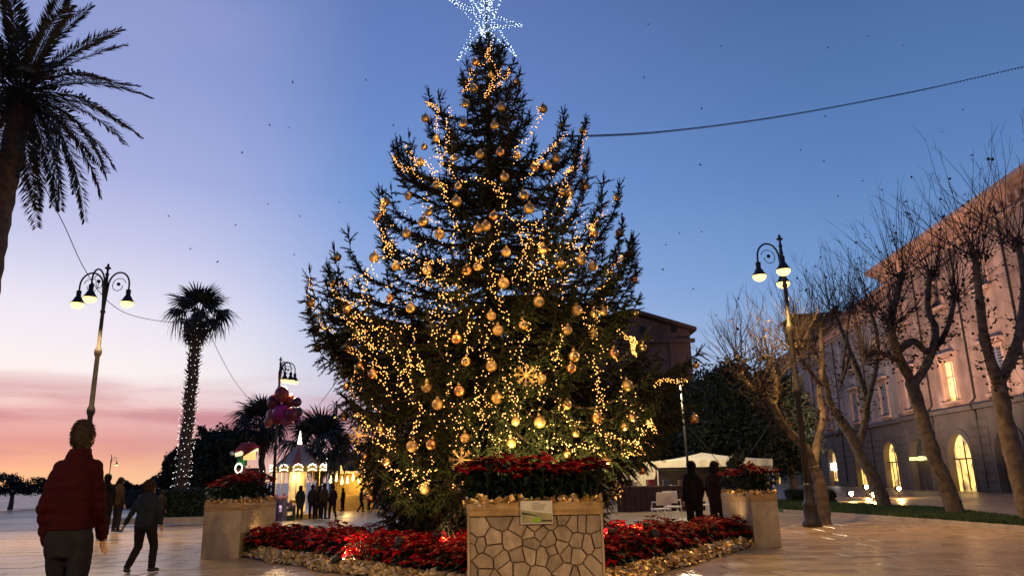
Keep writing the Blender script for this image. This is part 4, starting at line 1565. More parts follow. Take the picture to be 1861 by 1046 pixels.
# snowflake ornaments
def snowflake(px, py, s, label):
    p = on_tree(px, py, .97, .16)
    root = thing('snowflake_ornament', label, 'ornament', p, group='gold snowflake ornaments')
    root.rotation_euler = (0, .3 * s, .15)
    for k in range(8):
        a = PI * k / 4
        b_ = MB()
        d = Vector((math.cos(a), 0, math.sin(a)))
        pd = Vector((-d.z, 0, d.x))
        for q_, w_ in ((d, .013),):
            b_.tube([(0, 0, 0), d * s], [.014, .008], 5)
        for tt in (.5, .75):
            for e_ in (-1, 1):
                b_.tube([d * s * tt, d * s * (tt + .2) + pd * s * .2 * e_], [.008, .005], 4)
        b_.build('arm', m_foil, root)
    b_ = MB()
    b_.lathe([(.04, -.012), (.04, .012)], 10, (0, 0, 0), (0, 1, 0))
    b_.build('hub', m_foil, root)
snowflake(838, 835, .19, 'large gold snowflake ornament left of the front poinsettias')
snowflake(1118, 892, .15, 'small gold snowflake right of the front planter')
snowflake(956, 681, .17, 'gold snowflake hanging in the middle of the tree')
snowflake(652, 790, .17, 'gold snowflake on the lower left branches')

# ------------------------------------------------------------------ strings of warm lights
def string_lights(pts, label, bulb_r, m_b, group, step=.052, jit=.045, name='light_string', light=0.0, lcol=(1, .55, .16), wire=True):
    # pts: 3D points
    root = thing(name, label, 'string lights', pts[0], group=group)
    o0 = Vector(pts[0])
    wp, bb = [], MB()
    acc = 0
    for i in range(len(pts) - 1):
        a, c = Vector(pts[i]), Vector(pts[i + 1])
        l_ = (c - a).length
        k = max(1, int(l_ / step))
        for j in range(k):
            p = a.lerp(c, j / k) - o0
            p = p + Vector((rg.uniform(-jit, jit), rg.uniform(-jit, jit), rg.uniform(-jit, jit)))
            wp.append(p)
            bb.octa(p + Vector((rg.uniform(-.008, .008), -.006, rg.uniform(-.01, .01))), bulb_r * rg.uniform(.75, 1.2))
    if wire and len(wp) > 1:
        w_ = MB()
        w_.tube(wp, .0025, 3, False)
        w_.build('wire', m_wire, root)
    o_ = bb.build('bulbs', m_b, root)
    o_['kind'] = 'stuff'
    if light:
        mid = Vector(pts[len(pts) // 2]) - o0
        point_light('string_glow', mid + Vector((0, -.22, .0)), light, lcol, .12, root)
    return root
def px_string(wps, label, dens=1.0, inset=.93, light=3.4, wig=7, step=.05):
    pts = []
    for i in range(len(wps) - 1):
        a, c = wps[i], wps[i + 1]
        L_ = math.hypot(c[0] - a[0], c[1] - a[1])
        k = max(1, int(L_ / 14))
        for j in range(k):
            x = a[0] + (c[0] - a[0]) * j / k + rg.uniform(-wig, wig)
            y = a[1] + (c[1] - a[1]) * j / k + rg.uniform(-wig, wig) * .6
            pts.append(on_tree(x, y, inset, rg.uniform(.0, .26)))
    pts.append(on_tree(*wps[-1], inset))
    return string_lights(pts, label, .0092, m_bulb, 'warm light strings on the Christmas tree', step=step, light=light)
for wps, lb in STR:
    px_string(wps, 'warm light string ' + lb, wig=10, step=.033)
# stray loose bulbs of the nets: thin random drapes
cnt = {}
def rim_of(x, y):
    p = on_tree(x, y, .93)
    return abs(p.x - TX) / max(.05, trad(p.z, 0 if p.x > TX else PI))
for x, y in sorted((rg.uniform(640, 1150), rg.uniform(300, 780)) for _ in range(84)):
    if rim_of(x, y) > .78:
        continue
    side = 'left' if x < 800 else 'right' if x > 1000 else 'central'
    cnt[(side, hword(y))] = kk_ = cnt.get((side, hword(y)), -1) + 1
    wl = [(x, y)]
    for k in range(4):
        wl.append((wl[-1][0] + rg.uniform(-16, 16), wl[-1][1] + rg.uniform(14, 34)))
    px_string(wl, f'sparse light strand, {ORD[kk_]} from left in the {side} branches {hword(y)}', wig=14, step=.085, light=1.0)

# ------------------------------------------------------------------ star on top
SCN = P(884, 38, TY)
star = thing('star_topper', 'white starburst of lights crowning the tree', 'star', SCN)
b = MB()
b.tube([(0, 0, TOP - SCN.z), (0, 0, .75)], .018, 6)
b.build('mast', m_black, star)
sp_dirs = [(-.86, -.25, .42), (.88, .1, -.1), (-.62, .1, -.85), (.60, -.1, -.90), (-.45, .2, .9), (.5, -.15, .95), (.1, -.95, .1), (-.1, .95, .05), (0, 0, 1.15), (-.15, -.5, -.8), (.2, .5, -.8)]
for i, d in enumerate(sp_dirs):
    d = Vector(d).normalized()
    Ls = [.92, .80, 1.12, 1.15, 1.0, 1.0, .8, .8, 1.2, .7, .7][i]
    e1 = d.orthogonal().normalized()
    e2 = d.cross(e1)
    fr, bl = MB(), MB()
    for k in range(4):
        a = PI / 2 * k + .4
        p0 = (e1 * math.cos(a) + e2 * math.sin(a)) * .16 + d * .14
        p1 = d * Ls
        fr.tube([p0, p1], .004, 4)
        n = int(Ls / .075)
        for j in range(n):
            t_ = (j + rg.uniform(.3, .7)) / n
            bl.octa(p0.lerp(p1, t_) + Vector((rg.uniform(-.015, .015), rg.uniform(-.015, .015), rg.uniform(-.015, .015))), .0125 * rg.uniform(.75, 1.15))
    sp = fr.build('spike_frame', m_black, star)
    bl.build('bulbs', m_bulbw, sp)['kind'] = 'stuff'
point_light('star_glow', (0, -.3, -.1), 9, (.7, .85, 1), .2, star)

# ------------------------------------------------------------------ palms
def frond_mesh(L_, droop, n, leafl, seed, lw=.022, vfold=.55):
    rg_ = random.Random(seed)
    b_ = MB()
    pts = []
    for i in range(15):
        t_ = i / 14
        pts.append(Vector((L_ * (t_ - .10 * droop * t_ ** 3), 0, -droop * L_ * t_ ** 2.1)))
    b_.tube(pts, [.022 * (1 - .85 * i / 14) for i in range(15)], 4, False)
    for s in (-1, 1):
        for i in range(n):
            t_ = .1 + .9 * (i + rg_.random()) / n
            f = min(13.99, t_ * 14)
            k = int(f)
            p = pts[k].lerp(pts[k + 1], f - k)
            d = (pts[k + 1] - pts[k]).normalized()
            up = Vector((0, 1, 0)).cross(d) * -1
            up = d.cross(Vector((0, 1, 0))) if up.z < 0 else up
            ll = leafl * (math.sin(PI * (.12 + .83 * t_)) ** .6) * rg_.uniform(.85, 1.1)
            v = (d * rg_.uniform(.7, .95) + Vector((0, s, 0)) * .75 + Vector((0, 0, 1)) * (vfold * rg_.uniform(-.2, .9))).normalized()
            sd = v.cross(Vector((0, 0, 1)))
            sd = sd.normalized() if sd.length > .01 else Vector((1, 0, 0))
            tip = p + v * ll + Vector((0, 0, -.12 * ll))
            m_ = p + v * ll * .5
            b_.add([p, m_ + sd * lw, tip, m_ - sd * lw], [(0, 1, 2, 3)])
    me = b_.mesh('frond')
    me.materials.append(m_palm)
    return me
def place_frond(me, parent, az, elev, s, roll=0, off=(0, 0, 0)):
    o_ = link('frond', me, None, parent)
    o_.rotation_euler = (Matrix.Rotation(az, 3, 'Z') @ Matrix.Rotation(-elev, 3, 'Y') @ Matrix.Rotation(roll, 3, 'X')).to_euler()
    o_.scale = (s, s, s)
    o_.location = Vector(off) + Vector((math.cos(az) * .12, math.sin(az) * .12, 0))
    return o_
# date palm, its crown partly in at the upper left
pc = P(38, 168, 17)
dp = thing('date_palm', 'feathery date palm crown hanging in at the upper left', 'tree', (pc.x, 17, 0))
b = MB()
zs_ = np.linspace(0, pc.z - .1, 40)
b.tube([(.05 * math.sin(z * .7), 0, z) for z in zs_], [.24 + .03 * (i % 2) + (.08 if i > 36 else 0) for i in range(40)], 12)
b.build('trunk', m_palmt, dp, True)
FM = [frond_mesh(3.0, d, 80, .46, i) for i, d in enumerate((.22, .42, .62))]
rg = random.Random(17)
for i in range(64):
    az = i * 2.39996
    e = R(78) - R(130) * ((i + .5) / 64) ** .85
    place_frond(FM[0 if e > .5 else 1 if e > -.1 else 2] if e > -.45 else FM[1], dp, az, e, rg.uniform(.86, 1.06), rg.uniform(-.4, .4), (0, 0, pc.z))
# fan palms
def fan_mesh(L_, Rf, n, seed, droop=.25, dry=False):
    rg_ = random.Random(seed)
    b_ = MB()
    b_.tube([(0, 0, 0), (L_ * .55, 0, -.02), (L_, 0, -.1 * L_)], [.02, .014, .01], 4, False)
    c = Vector((L_, 0, -.1 * L_))
    for k in range(n):
        a = (k / (n - 1) - .5) * R(250)
        rr = Rf * (1 - .18 * abs(a) / R(125)) * rg_.uniform(.9, 1.05)
        d = Vector((math.cos(a), math.sin(a), .12 * math.cos(a)))
        sd = Vector((-math.sin(a), math.cos(a), 0))
        w_ = rr * .055
        pts = [c + d * (rr * t_) + Vector((0, 0, -droop * rr * t_ ** 2.4 * rg_.uniform(.7, 1.3))) for t_ in (.0, .45, .75, 1)]
        b_.add([pts[0], pts[1] + sd * w_ + Vector((0, 0, .02)), pts[1] - sd * w_ + Vector((0, 0, .02)), pts[2] + sd * w_ * .55, pts[2] - sd * w_ * .55, pts[3]],
               [(0, 1, 2), (1, 3, 4, 2), (3, 5, 4)])
    me = b_.mesh('frond')
    me.materials.append(m_dry if dry else m_palm)
    return me
FANS = [fan_mesh(.62, .78, 20, 1, .45), fan_mesh(.72, .8, 20, 2, .95), fan_mesh(.62, .74, 16, 3, 1.35)]
FAND = fan_mesh(.5, .75, 14, 4, .35, True)
def fan_palm(label, base, top, rad, s, nfr, ndry, stubs=True, seed=1):
    rg_ = random.Random(seed)
    base, top = Vector(base), Vector(top)
    root = thing('fan_palm', label, 'tree', base)
    ax = top - base
    n = 30
    b_ = MB()
    b_.tube([ax * (i / n) + Vector((.04 * math.sin(i), .03 * math.cos(i * 1.3), 0)) for i in range(n + 1)], [rad * (1.12 - .25 * (i / n)) for i in range(n + 1)], 12)
    b_.build('trunk', m_palmt, root, True)
    if stubs:
        b_ = MB()
        k = int(ax.length / .022)
        for i in range(k):
            t_ = i / k
            a = i * 2.39996
            d = Vector((math.cos(a), math.sin(a), .9)).normalized()
            p = ax * t_ + Vector((math.cos(a), math.sin(a), 0)) * rad * .85
            l_ = rg_.uniform(.14, .30)
            sd = Vector((-math.sin(a), math.cos(a), 0)) * .05
            b_.add([p - sd, p + sd, p + d * l_ + sd * .5, p + d * l_ - sd * .5, p + Vector((0, 0, .07))], [(0, 1, 2, 3), (0, 4, 3), (1, 2, 4), (2, 3, 4)])
        b_.build('leaf_stubs', m_palmt, root)['kind'] = 'stuff'
    for i in range(nfr):
        az = i * 2.39996 + rg_.uniform(-.2, .2)
        e = R(84) - R(118) * ((i + .5) / nfr) ** 1.1
        place_frond(FANS[0 if e > .6 else 1 if e > 0 else 2], root, az, e, s * rg_.uniform(.85, 1.1), rg_.uniform(-.5, .5), ax)
    for i in range(ndry):
        az = i * 2.39996
        place_frond(FAND, root, az, R(-62) - R(24) * rg_.random(), s * rg_.uniform(.75, 1.0), rg_.uniform(-.5, .5), ax - Vector((0, 0, .12 + .5 * i / max(1, ndry))))
    return root
PY = 32
pt, pb_ = P(361, 568, PY), P(327, 905, PY)
pb_.z = -.1
fan_palm('tall fan palm, trunk wrapped in white lights', pb_, pt, .22, 1.05, 30, 20)
# white lights wound round its trunk
axp = pt - pb_
pts = []
turns = 30
for i in range(turns * 12):
    t_ = i / (turns * 12) * .93 + .02
    a = i / 12 * 2 * PI
    rr = .34 - .04 * t_
    pts.append(pb_ + axp * t_ + Vector((math.cos(a) * rr, math.sin(a) * rr, 0)))
string_lights(pts, 'white light string wound round the tall fan palm trunk', .015, m_bulbp, 'white light strings on palms', step=.12, jit=.07)
for px, pyc, pyb, Y, s, lb, sd_ in ((478, 768, 900, 50, 1.55, 'fan palm behind the balloon bunch', 5), (582, 806, 905, 46, 1.75, 'bushy fan palm left of the tree foot', 6)):
    a, c = P(px, pyc, Y), P(px - 2, pyb, Y)
    c.z = gz(c.x, Y) - .05
    fan_palm(lb, c, a, .2, s, 40, 12, False, sd_)
rg = random.Random(9)
a = P(582, 820, 45)
pts = [a + Vector((rg.uniform(-.9, .9), -1 + rg.uniform(-.3, .3), rg.uniform(-2.2, .9))) for _ in range(16)]
string_lights(pts, 'sparse white lights on the bushy fan palm', .02, m_bulbp, 'white light strings on palms', step=1.1, jit=.1)

# ------------------------------------------------------------------ leafy evergreen trees and hedges
def leaf_cloud(name, blobs, n, ls, m_, parent, seed, shell=.55):
    rn_ = np.random.default_rng(seed)
    tot = sum(r_[0] * r_[1] * r_[2] for _, r_ in blobs)
    Vs = []
    for c, r_ in blobs:
        k = max(50, int(n * r_[0] * r_[1] * r_[2] / tot))
        ncl = max(6, k // 60)
        cd = rn_.normal(size=(ncl, 3)); cd /= np.linalg.norm(cd, axis=1)[:, None]
        cr = (rn_.random(ncl) ** .35)[:, None]
        cc = cd * cr * np.array(r_) * .92 + np.array(c)
        idx = rn_.integers(0, ncl, k)
        p = cc[idx] + rn_.normal(size=(k, 3)) * np.array(r_) * .13
        e1 = rn_.normal(size=(k, 3)); e1 /= np.linalg.norm(e1, axis=1)[:, None]
        e2 = np.cross(e1, rn_.normal(size=(k, 3))); e2 /= np.linalg.norm(e2, axis=1)[:, None]
        s = rn_.uniform(.6, 1.2, k)[:, None] * ls
        Vs.append(np.stack([p - e1 * s, p - e2 * s * .45, p + e1 * s, p + e2 * s * .45], 1))
    V = np.concatenate(Vs).reshape(-1, 3)
    o_ = npmesh(name, V, np.arange(len(V)).reshape(-1, 4), m_, parent)
    return o_
def leafy_tree(label, blobs_px, Y, n, seed, ls=.13, name='evergreen_tree'):
    rg_ = random.Random(seed)
    cs = [P(px, py, Y + dy) for px, py, rx, rz, dy in blobs_px]
    base = Vector((sum(c.x for c in cs) / len(cs), Y, gz(cs[0].x, Y)))
    root = thing(name, label, 'tree', base)
    blobs, lim = [], MB()
    zmin = min(c.z - rz / PXM(Y) for c, (_, _, _, rz, _) in zip(cs, blobs_px))
    h = max(.5, min(c.z for c in cs) - base.z)
    lim.tube([(0, 0, -.1), (.05, 0, h * .4), (0, .05, h * .8)], [.26, .2, .16], 8)
    for c, (px, py, rx, rz, dy) in zip(cs, blobs_px):
        p = c - base
        blobs.append((tuple(p), (rx / PXM(Y), (rx + rz) / 2 / PXM(Y), rz / PXM(Y))))
        lim.tube([(0, .02, h * .6), p * .5 + Vector((0, 0, h * .35)), p], [.13, .08, .03], 6)
    lim.build('trunk', m_bark, root, True)
    leaf_cloud('crown', blobs, n, ls, m_leafd, root, seed)
    return root
leafy_tree('wide dark evergreen right behind the gazebo', [(1300, 735, 52, 70, 0), (1345, 720, 60, 68, 1), (1320, 800, 70, 55, 0), (1275, 790, 38, 60, -1), (1370, 790, 50, 60, 0)], 43, 36000, 31, .15)
leafy_tree('dark evergreen before the palace wing', [(1415, 745, 50, 75, 0), (1450, 770, 38, 70, 0), (1425, 815, 55, 48, 0)], 45, 24000, 32, .15)
leafy_tree('tall dark tree behind the lower right branches', [(1225, 740, 45, 60, 0), (1200, 800, 60, 50, 0), (1160, 720, 40, 50, 0)], 48, 16000, 33, .16)
leafy_tree('dark round tree behind the left planter', [(395, 815, 46, 40, 0), (425, 800, 22, 26, 0), (385, 858, 56, 34, 0), (372, 782, 12, 14, 0)], 47, 20000, 34, .14)
leafy_tree('smaller dark tree left of the lit palm trunk', [(318, 850, 20, 34, 0), (306, 872, 18, 26, 0), (345, 860, 30, 30, 0)], 52, 9000, 35, .14)
leafy_tree('low scrubby tree at the sunset horizon', [(284, 874, 12, 10, 0), (272, 884, 14, 8, 0)], 60, 3000, 36, .12)
leafy_tree('shadowy tree between the low houses and the tree foot', [(690, 840, 50, 40, 0), (740, 860, 50, 36, 0)], 60, 9000, 37, .16)
def hedge(label, x0, x1, y0, y1, z0, z1, n, seed):
    root = thing('hedge', label, 'hedge', ((x0 + x1) / 2, y0, z0))
    b_ = MB()
    b_.box((0, (y1 - y0) / 2, (z1 - z0) / 2 - .03), (x1 - x0 - .1, y1 - y0 - .1, z1 - z0 - .06))
    b_.build('twig_core', m_leafd, root)
    rn_ = np.random.default_rng(seed)
    p = np.stack([rn_.uniform(-(x1 - x0) / 2, (x1 - x0) / 2, n), rn_.uniform(0, y1 - y0, n), rn_.uniform(0, z1 - z0, n)], 1)
    f = rn_.integers(0, 3, n)
    p[f == 0, 1] = rn_.normal(0, .04, (f == 0).sum())
    p[f == 1, 2] = (z1 - z0) + rn_.normal(0, .05, (f == 1).sum())
    e1 = rn_.normal(size=(n, 3)); e1 /= np.linalg.norm(e1, axis=1)[:, None]
    e2 = np.cross(e1, rn_.normal(size=(n, 3))); e2 /= np.linalg.norm(e2, axis=1)[:, None]
    s = rn_.uniform(.04, .08, n)[:, None]
    V = np.stack([p - e1 * s, p - e2 * s * .5, p + e1 * s, p + e2 * s * .5], 1).reshape(-1, 3)
    npmesh('leaves', V, np.arange(len(V)).reshape(-1, 4), m_hedge, root)
h0, h1 = G(286, 944, 0), G(372, 936, 0)
hedge('clipped hedge behind the boy beside the left planter', P(290, 900, 30).x, P(374, 900, 30).x, 30, 33, 0, P(330, 893, 30).z, 9000, 41)
b = MB()
b.box(((P(200, 940, 29.4).x + P(378, 940, 29.4).x) / 2, 29.5, .05), (P(378, 940, 29.4).x - P(200, 940, 29.4).x, .3, .22))
struct(b.build('kerb', m_concrete))
hedge('far dark hedge line at the sunset horizon', P(150, 890, 70).x, P(310, 890, 70).x, 70, 73, gz(-30, 70), P(250, 890, 70).z, 4000, 42)
hedge('low dark hedge behind the lawn', P(1440, 905, 34).x, P(1520, 905, 34).x, 34, 35, 0, P(1470, 893, 34).z, 4000, 43)

# ------------------------------------------------------------------ bare plane trees
def plane_tree(label, Y, limbs, knuckles, seed, nleaf=1500, whip=(1.4, 2.8), leaves_at=None):
    rg_ = random.Random(seed)
    base = P(*limbs[0][0][0], Y)
    root = thing('plane_tree', label, 'tree', (base.x, Y, 0))
    o0 = Vector((base.x, Y, 0))
    tr = MB()
    allp = []
    for k, (wps, r0, r1, dy) in enumerate(limbs):
        pts = []
        n = len(wps)
        for i, (px, py) in enumerate(wps):
            p = P(px, py, Y + dy * i / max(1, n - 1)) - o0
            if k == 0 and i == 0:
                p.z = -.1
            pts.append(p)
        # smooth + knobbly
        fine, rr = [], []
        for i in range(n - 1):
            p0, p1, p2, p3 = pts[max(0, i - 1)], pts[i], pts[i + 1], pts[min(n - 1, i + 2)]
            for j in range(5):
                t_ = j / 5
                fine.append(.5 * ((2 * p1) + (p2 - p0) * t_ + (2 * p0 - 5 * p1 + 4 * p2 - p3) * t_ ** 2 + (3 * p1 - p0 - 3 * p2 + p3) * t_ ** 3))
        fine.append(pts[-1])
        for i in range(len(fine)):
            t_ = i / (len(fine) - 1)
            rr.append(.8 * (r0 + (r1 - r0) * t_) * rg_.uniform(.9, 1.12) * (1.35 if (k == 0 and i == 0) else 1))
        tr.tube(fine, rr, 9)
        allp += fine
    for px, py, dy, r_ in knuckles:
        c = P(px, py, Y + dy) - o0
        tr.ball(c, r_, 8, 6, (1, 1, .85))
    tr.build('trunk', m_bark, root, True)
    tw = MB()
    lp = []
    for px, py, dy, r_ in knuckles:
        c0 = P(px, py, Y + dy) - o0
        for i in range(40):
            a = rg_.random() * 2 * PI
            e = rg_.uniform(.1, 1.5)
            c = c0 + Vector((rg_.uniform(-.22, .22), rg_.uniform(-.22, .22), rg_.uniform(-.35, .1)))
            d = Vector((math.cos(a) * math.cos(e), math.sin(a) * math.cos(e), math.sin(e)))
            l_ = rg_.uniform(*whip) * (.6 + .4 * math.sin(e))
            cv = Vector((0, 0, rg_.uniform(.05, .35)))
            p1 = c + d * l_ * .4 + cv * .15 * l_
            p2 = c + d * l_ * .75 + cv * .45 * l_ + Vector((rg_.uniform(-.1, .1), rg_.uniform(-.1, .1), 0))
            p3 = c + d * l_ + cv * .8 * l_
            tw.tube([c, p1, p2, p3], [.014, .010, .007, .003], 3, False)
            for j in range(rg_.randint(2, 6)):
                q_ = p1.lerp(p3, rg_.random())
                v = (d + Vector((rg_.uniform(-.8, .8), rg_.uniform(-.8, .8), rg_.uniform(0, .7)))).normalized() * rg_.uniform(.2, .6)
                tw.tube([q_, q_ + v * .5 + Vector((0, 0, .04)), q_ + v], [.005, .004, .002], 3, False)
                if rg_.random() < .25:
                    lp.append(q_ + v)
            for j in range(2):
                lp.append(c.lerp(p1, rg_.random()))
    zmid = np.percentile([p.z for p in allp], 30)
    for q0 in [p for p in allp if p.z > zmid]:                 # thin side twigs that still hold leaves
        for j in range(5):
            v = Vector((rg_.gauss(0, .6), rg_.gauss(0, .6), rg_.gauss(.15, .5))).normalized() * rg_.uniform(.25, .8)
            m_ = q0 + v * .5 + Vector((0, 0, -.03))
            tw.tube([q0, m_, q0 + v], [.007, .005, .003], 3, False)
            lp += [m_, q0 + v, q0 + v * .75]
    tw.build('twigs', m_twig, root)['kind'] = 'stuff'
    lv = MB()
    for i in range(int(nleaf * .38)):
        c = rg_.choice(lp) + Vector((rg_.gauss(0, .025), rg_.gauss(0, .025), rg_.gauss(-.03, .02)))
        q_ = Quaternion((rg_.gauss(0, 1), rg_.gauss(0, 1), rg_.gauss(0, 1), rg_.gauss(0, 1))).normalized()
        s = rg_.uniform(.03, .058)
        lv.add([c + q_ @ Vector(v) * s for v in ((-1, 0, 0), (-.2, -.8, .15), (.9, -.35, -.1), (.7, .5, .2), (-.3, .75, 0))], [(0, 1, 2, 3, 4)])
    lv.build('dry_leaves', m_leafb, root)['kind'] = 'stuff'
    return root
plane_tree('nearest pollarded plane tree rising from the paving', 20.6,
           [([(1497, 947), (1494, 905), (1488, 870), (1478, 845)], .24, .17, 0),
            ([(1478, 845), (1466, 815), (1443, 792), (1423, 769), (1406, 737), (1384, 716), (1360, 698)], .15, .07, -.5),
            ([(1408, 742), (1412, 705), (1404, 668), (1392, 650)], .08, .05, .5),
            ([(1480, 850), (1486, 800), (1496, 760), (1489, 715), (1494, 660), (1491, 590)], .14, .07, 2.6),
            ([(1493, 700), (1462, 660), (1446, 628)], .07, .05, -.6),
            ([(1360, 698), (1346, 672), (1340, 655)], .06, .045, 0)],
           [(1340, 652, -.5, .08), (1392, 648, .4, .08), (1491, 588, 2.6, .11), (1446, 626, -.4, .09), (1384, 714, -.4, .07)], 51, 1900, (.9, 1.9))
plane_tree('second plane tree leaning left over the lawn', 27.5,
           [([(1610, 920), (1598, 890), (1580, 855), (1563, 826), (1543, 785), (1527, 762)], .3, .2, 0),
            ([(1527, 762), (1508, 730), (1500, 690), (1486, 650), (1470, 625)], .17, .08, -.8),
            ([(1560, 815), (1575, 741), (1562, 683), (1533, 611), (1516, 566)], .16, .09, .7),
            ([(1545, 640), (1530, 690), (1545, 560)], .07, .05, .2),
            ([(1575, 741), (1594, 660), (1594, 608), (1581, 563)], .11, .07, -.5)],
           [(1470, 622, -.8, .1), (1516, 563, .7, .13), (1581, 560, -.5, .11), (1545, 558, .2, .08)], 52, 2400, (1.2, 2.6))
plane_tree('thick plane tree close to the palace front', 22.5,
           [([(1742, 955), (1726, 900), (1697, 829), (1682, 780), (1667, 729), (1655, 690)], .3, .22, 0),
            ([(1655, 690), (1630, 640), (1618, 590), (1628, 545), (1638, 505)], .19, .1, -.5),
            ([(1660, 700), (1690, 650), (1700, 600), (1686, 560), (1690, 500)], .17, .1, .6),
            ([(1630, 640), (1660, 620), (1690, 640), (1720, 600), (1735, 540)], .14, .09, .5),
            ([(1640, 660), (1600, 640), (1575, 648)], .1, .06, -.8)],
           [(1638, 500, -.5, .14), (1690, 495, .6, .13), (1735, 535, .5, .12), (1618, 588, -.3, .1), (1574, 646, -.8, .08)], 53, 3000, (1.3, 2.9))
plane_tree('plane tree at the far right edge with tall whips', 19,
           [([(1885, 990), (1860, 900), (1835, 800), (1815, 700)], .3, .22, 0),
            ([(1815, 700), (1790, 620), (1780, 540), (1772, 470)], .18, .1, -.4),
            ([(1815, 700), (1850, 620), (1862, 520), (1850, 440)], .18, .1, .4)],
           [(1772, 466, -.4, .13), (1850, 436, .4, .13)], 54, 1600, (1.5, 3.2))

# ------------------------------------------------------------------ gazebo stall on the right
GY = 33
gl, gr, ga = P(1192, 834, GY), P(1404, 836, GY), P(1276, 821, GY + 1.6)
gv = P(1300, 842, GY)
gzb = thing('gazebo', 'cream market gazebo with flat canopy right of the tree', 'gazebo', ((gl.x + gr.x) / 2, GY, 0))
g0 = Vector(((gl.x + gr.x) / 2, GY, 0))
hw = (gr.x - gl.x) / 2
ze = (gl.z + gr.z) / 2
b = MB()
ap = (ga.x - g0.x, 1.6, ga.z - .02)
ce = [(-hw, 0, ze), (hw, 0, ze), (hw, 3.2, ze), (-hw, 3.2, ze)]
for i in range(4):
    p, q_ = Vector(ce[i]), Vector(ce[(i + 1) % 4])
    A_ = Vector(ap)
    rows_ = []
    for r_ in range(7):
        t_ = r_ / 6
        rows_.append([p.lerp(A_, t_).lerp(q_.lerp(A_, t_), s / 10) - Vector((0, 0, .10 * math.sin(PI * t_) * (.6 + .4 * math.sin(PI * s / 10)))) for s in range(11)])
    k = len(b.v)
    for rw in rows_:
        b.v += [tuple(v) for v in rw]
    for r_ in range(6):
        for s in range(10):
            a = k + r_ * 11 + s
            b.f.append((a, a + 1, a + 12, a + 11))
b.build('canopy', m_cloth, gzb, True)
b = MB()
vh = abs(gv.z - ze) + .12
for i in range(4):
    p, q_ = Vector(ce[i]), Vector(ce[(i + 1) % 4])
    k = len(b.v)
    n = 30
    for s in range(n + 1):
        c = p.lerp(q_, s / n)
        off = Vector((0, -.012 * math.sin(s * 1.9), 0))
        b.v += [tuple(c + off), tuple(c + off * 2 - Vector((0, 0, vh)))]
    for s in range(n):
        b.f.append((k + 2 * s, k + 2 * s + 2, k + 2 * s + 3, k + 2 * s + 1))
b.build('valance', m_cloth, gzb)
for x, y, z in ce:
    b = MB()
    b.tube([(x * .985, y + (.04 if y < 1 else -.04), 0), (x * .985, y + (.04 if y < 1 else -.04), ze)], .03, 8)
    b.build('post', m_white, gzb)
def curtain(x, y, zt, zb_, w_, tie, parent, m_=m_cloth):
    b_ = MB()
    n, mz = 22, 16
    for j in range(mz + 1):
        t_ = j / mz
        z_ = zt + (zb_ - zt) * t_
        sq = 1 - .72 * math.exp(-((t_ - tie) / .16) ** 2) - (.25 if t_ > tie else 0) * min(1, (t_ - tie) * 4)
        for i in range(n + 1):
            u = (i / n - .5) * w_ * sq
            b_.v.append((x + u - .12 * w_ * t_, y + .035 * math.sin(i * 1.9) * (1 - .5 * abs(sq - 1)), z_))
    for j in range(mz):
        for i in range(n):
            a = j * (n + 1) + i
            b_.f.append((a, a + 1, a + n + 2, a + n + 1))
    o_ = b_.build('curtain', m_, parent, True)
    s = o_.modifiers.new('thickness', 'SOLIDIFY')
    s.thickness = .01
    return o_
cx_ = P(1166, 860, GY).x - g0.x
curtain(cx_ + .1, .05, P(1166, 838, GY).z, P(1160, 905, GY).z, 1.1, .72, gzb)
curtain(P(1130, 860, GY).x - g0.x, .3, P(1130, 835, GY).z, P(1130, 905, GY).z, .9, .75, gzb)
curtain(hw - .35, .1, ze - .1, ze - 1.25 * vh - .15, .8, 2.0, gzb)
b = MB()
b.box((P(1220, 845, GY).x - g0.x, .9, ze - .17), (.34, .1, .06), .2)
b.box((P(1229, 843, GY).x - g0.x, .9, ze - .14), (.12, .1, .05), .2)
b.build('tube_light', glow('stall tube', (1, .95, .85), 8), gzb)
point_light('stall_light', (P(1222, 845, GY).x - g0.x, .8, ze - .35), 40, (1, .8, .5), .15, gzb)
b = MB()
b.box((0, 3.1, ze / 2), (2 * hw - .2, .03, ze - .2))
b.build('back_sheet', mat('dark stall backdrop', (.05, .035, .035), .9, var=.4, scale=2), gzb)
b = MB()
b.tube([(-hw, .2, ze - .42), (hw * .2, .2, ze - .42)], .03, 6)
b.build('rail', m_black, gzb)
# white chairs and a table in the stall
def chair(label, px, py, Y, rz):
    c = P(px, py, Y)
    root = thing('white_chair', label, 'chair', (c.x, Y, 0), rz, 'white plastic chairs by the stall')
    b_ = MB(); b_.box((0, 0, .44), (.44, .42, .04)); b_.build('seat', m_white, root)
    b_ = MB()
    b_.box((0, -.22, .72), (.44, .03, .34), 0, Matrix.Rotation(.15, 3, 'X'))
    b_.build('backrest', m_white, root)
    for x in (-.19, .19):
        for y in (-.18, .18):
            b_ = MB(); b_.tube([(x, y, .43), (x * 1.15, y * 1.2, 0)], [.018, .014], 6); b_.build('leg', m_white, root)
        b_ = MB(); b_.tube([(x, -.2, .62), (x * 1.1, .1, .64), (x * 1.05, .18, .44)], .015, 5); b_.build('armrest', m_white, root)
chair('white chair under the stall curtain', 1200, 905, 21.5, .25)
chair('white chair partly behind the left person', 1222, 910, 23, -.5)
chair('white chair between the two people at the stall', 1278, 905, 24, .1)
tb = thing('draped_table', 'low table with pale draped cloth behind the stall visitors', 'table', (P(1330, 900, 27).x, 27, 0))
b = MB(); b.box((0, 0, .74), (1.6, .8, .04)); b.build('tabletop', m_white, tb)
b = MB()
n = 60
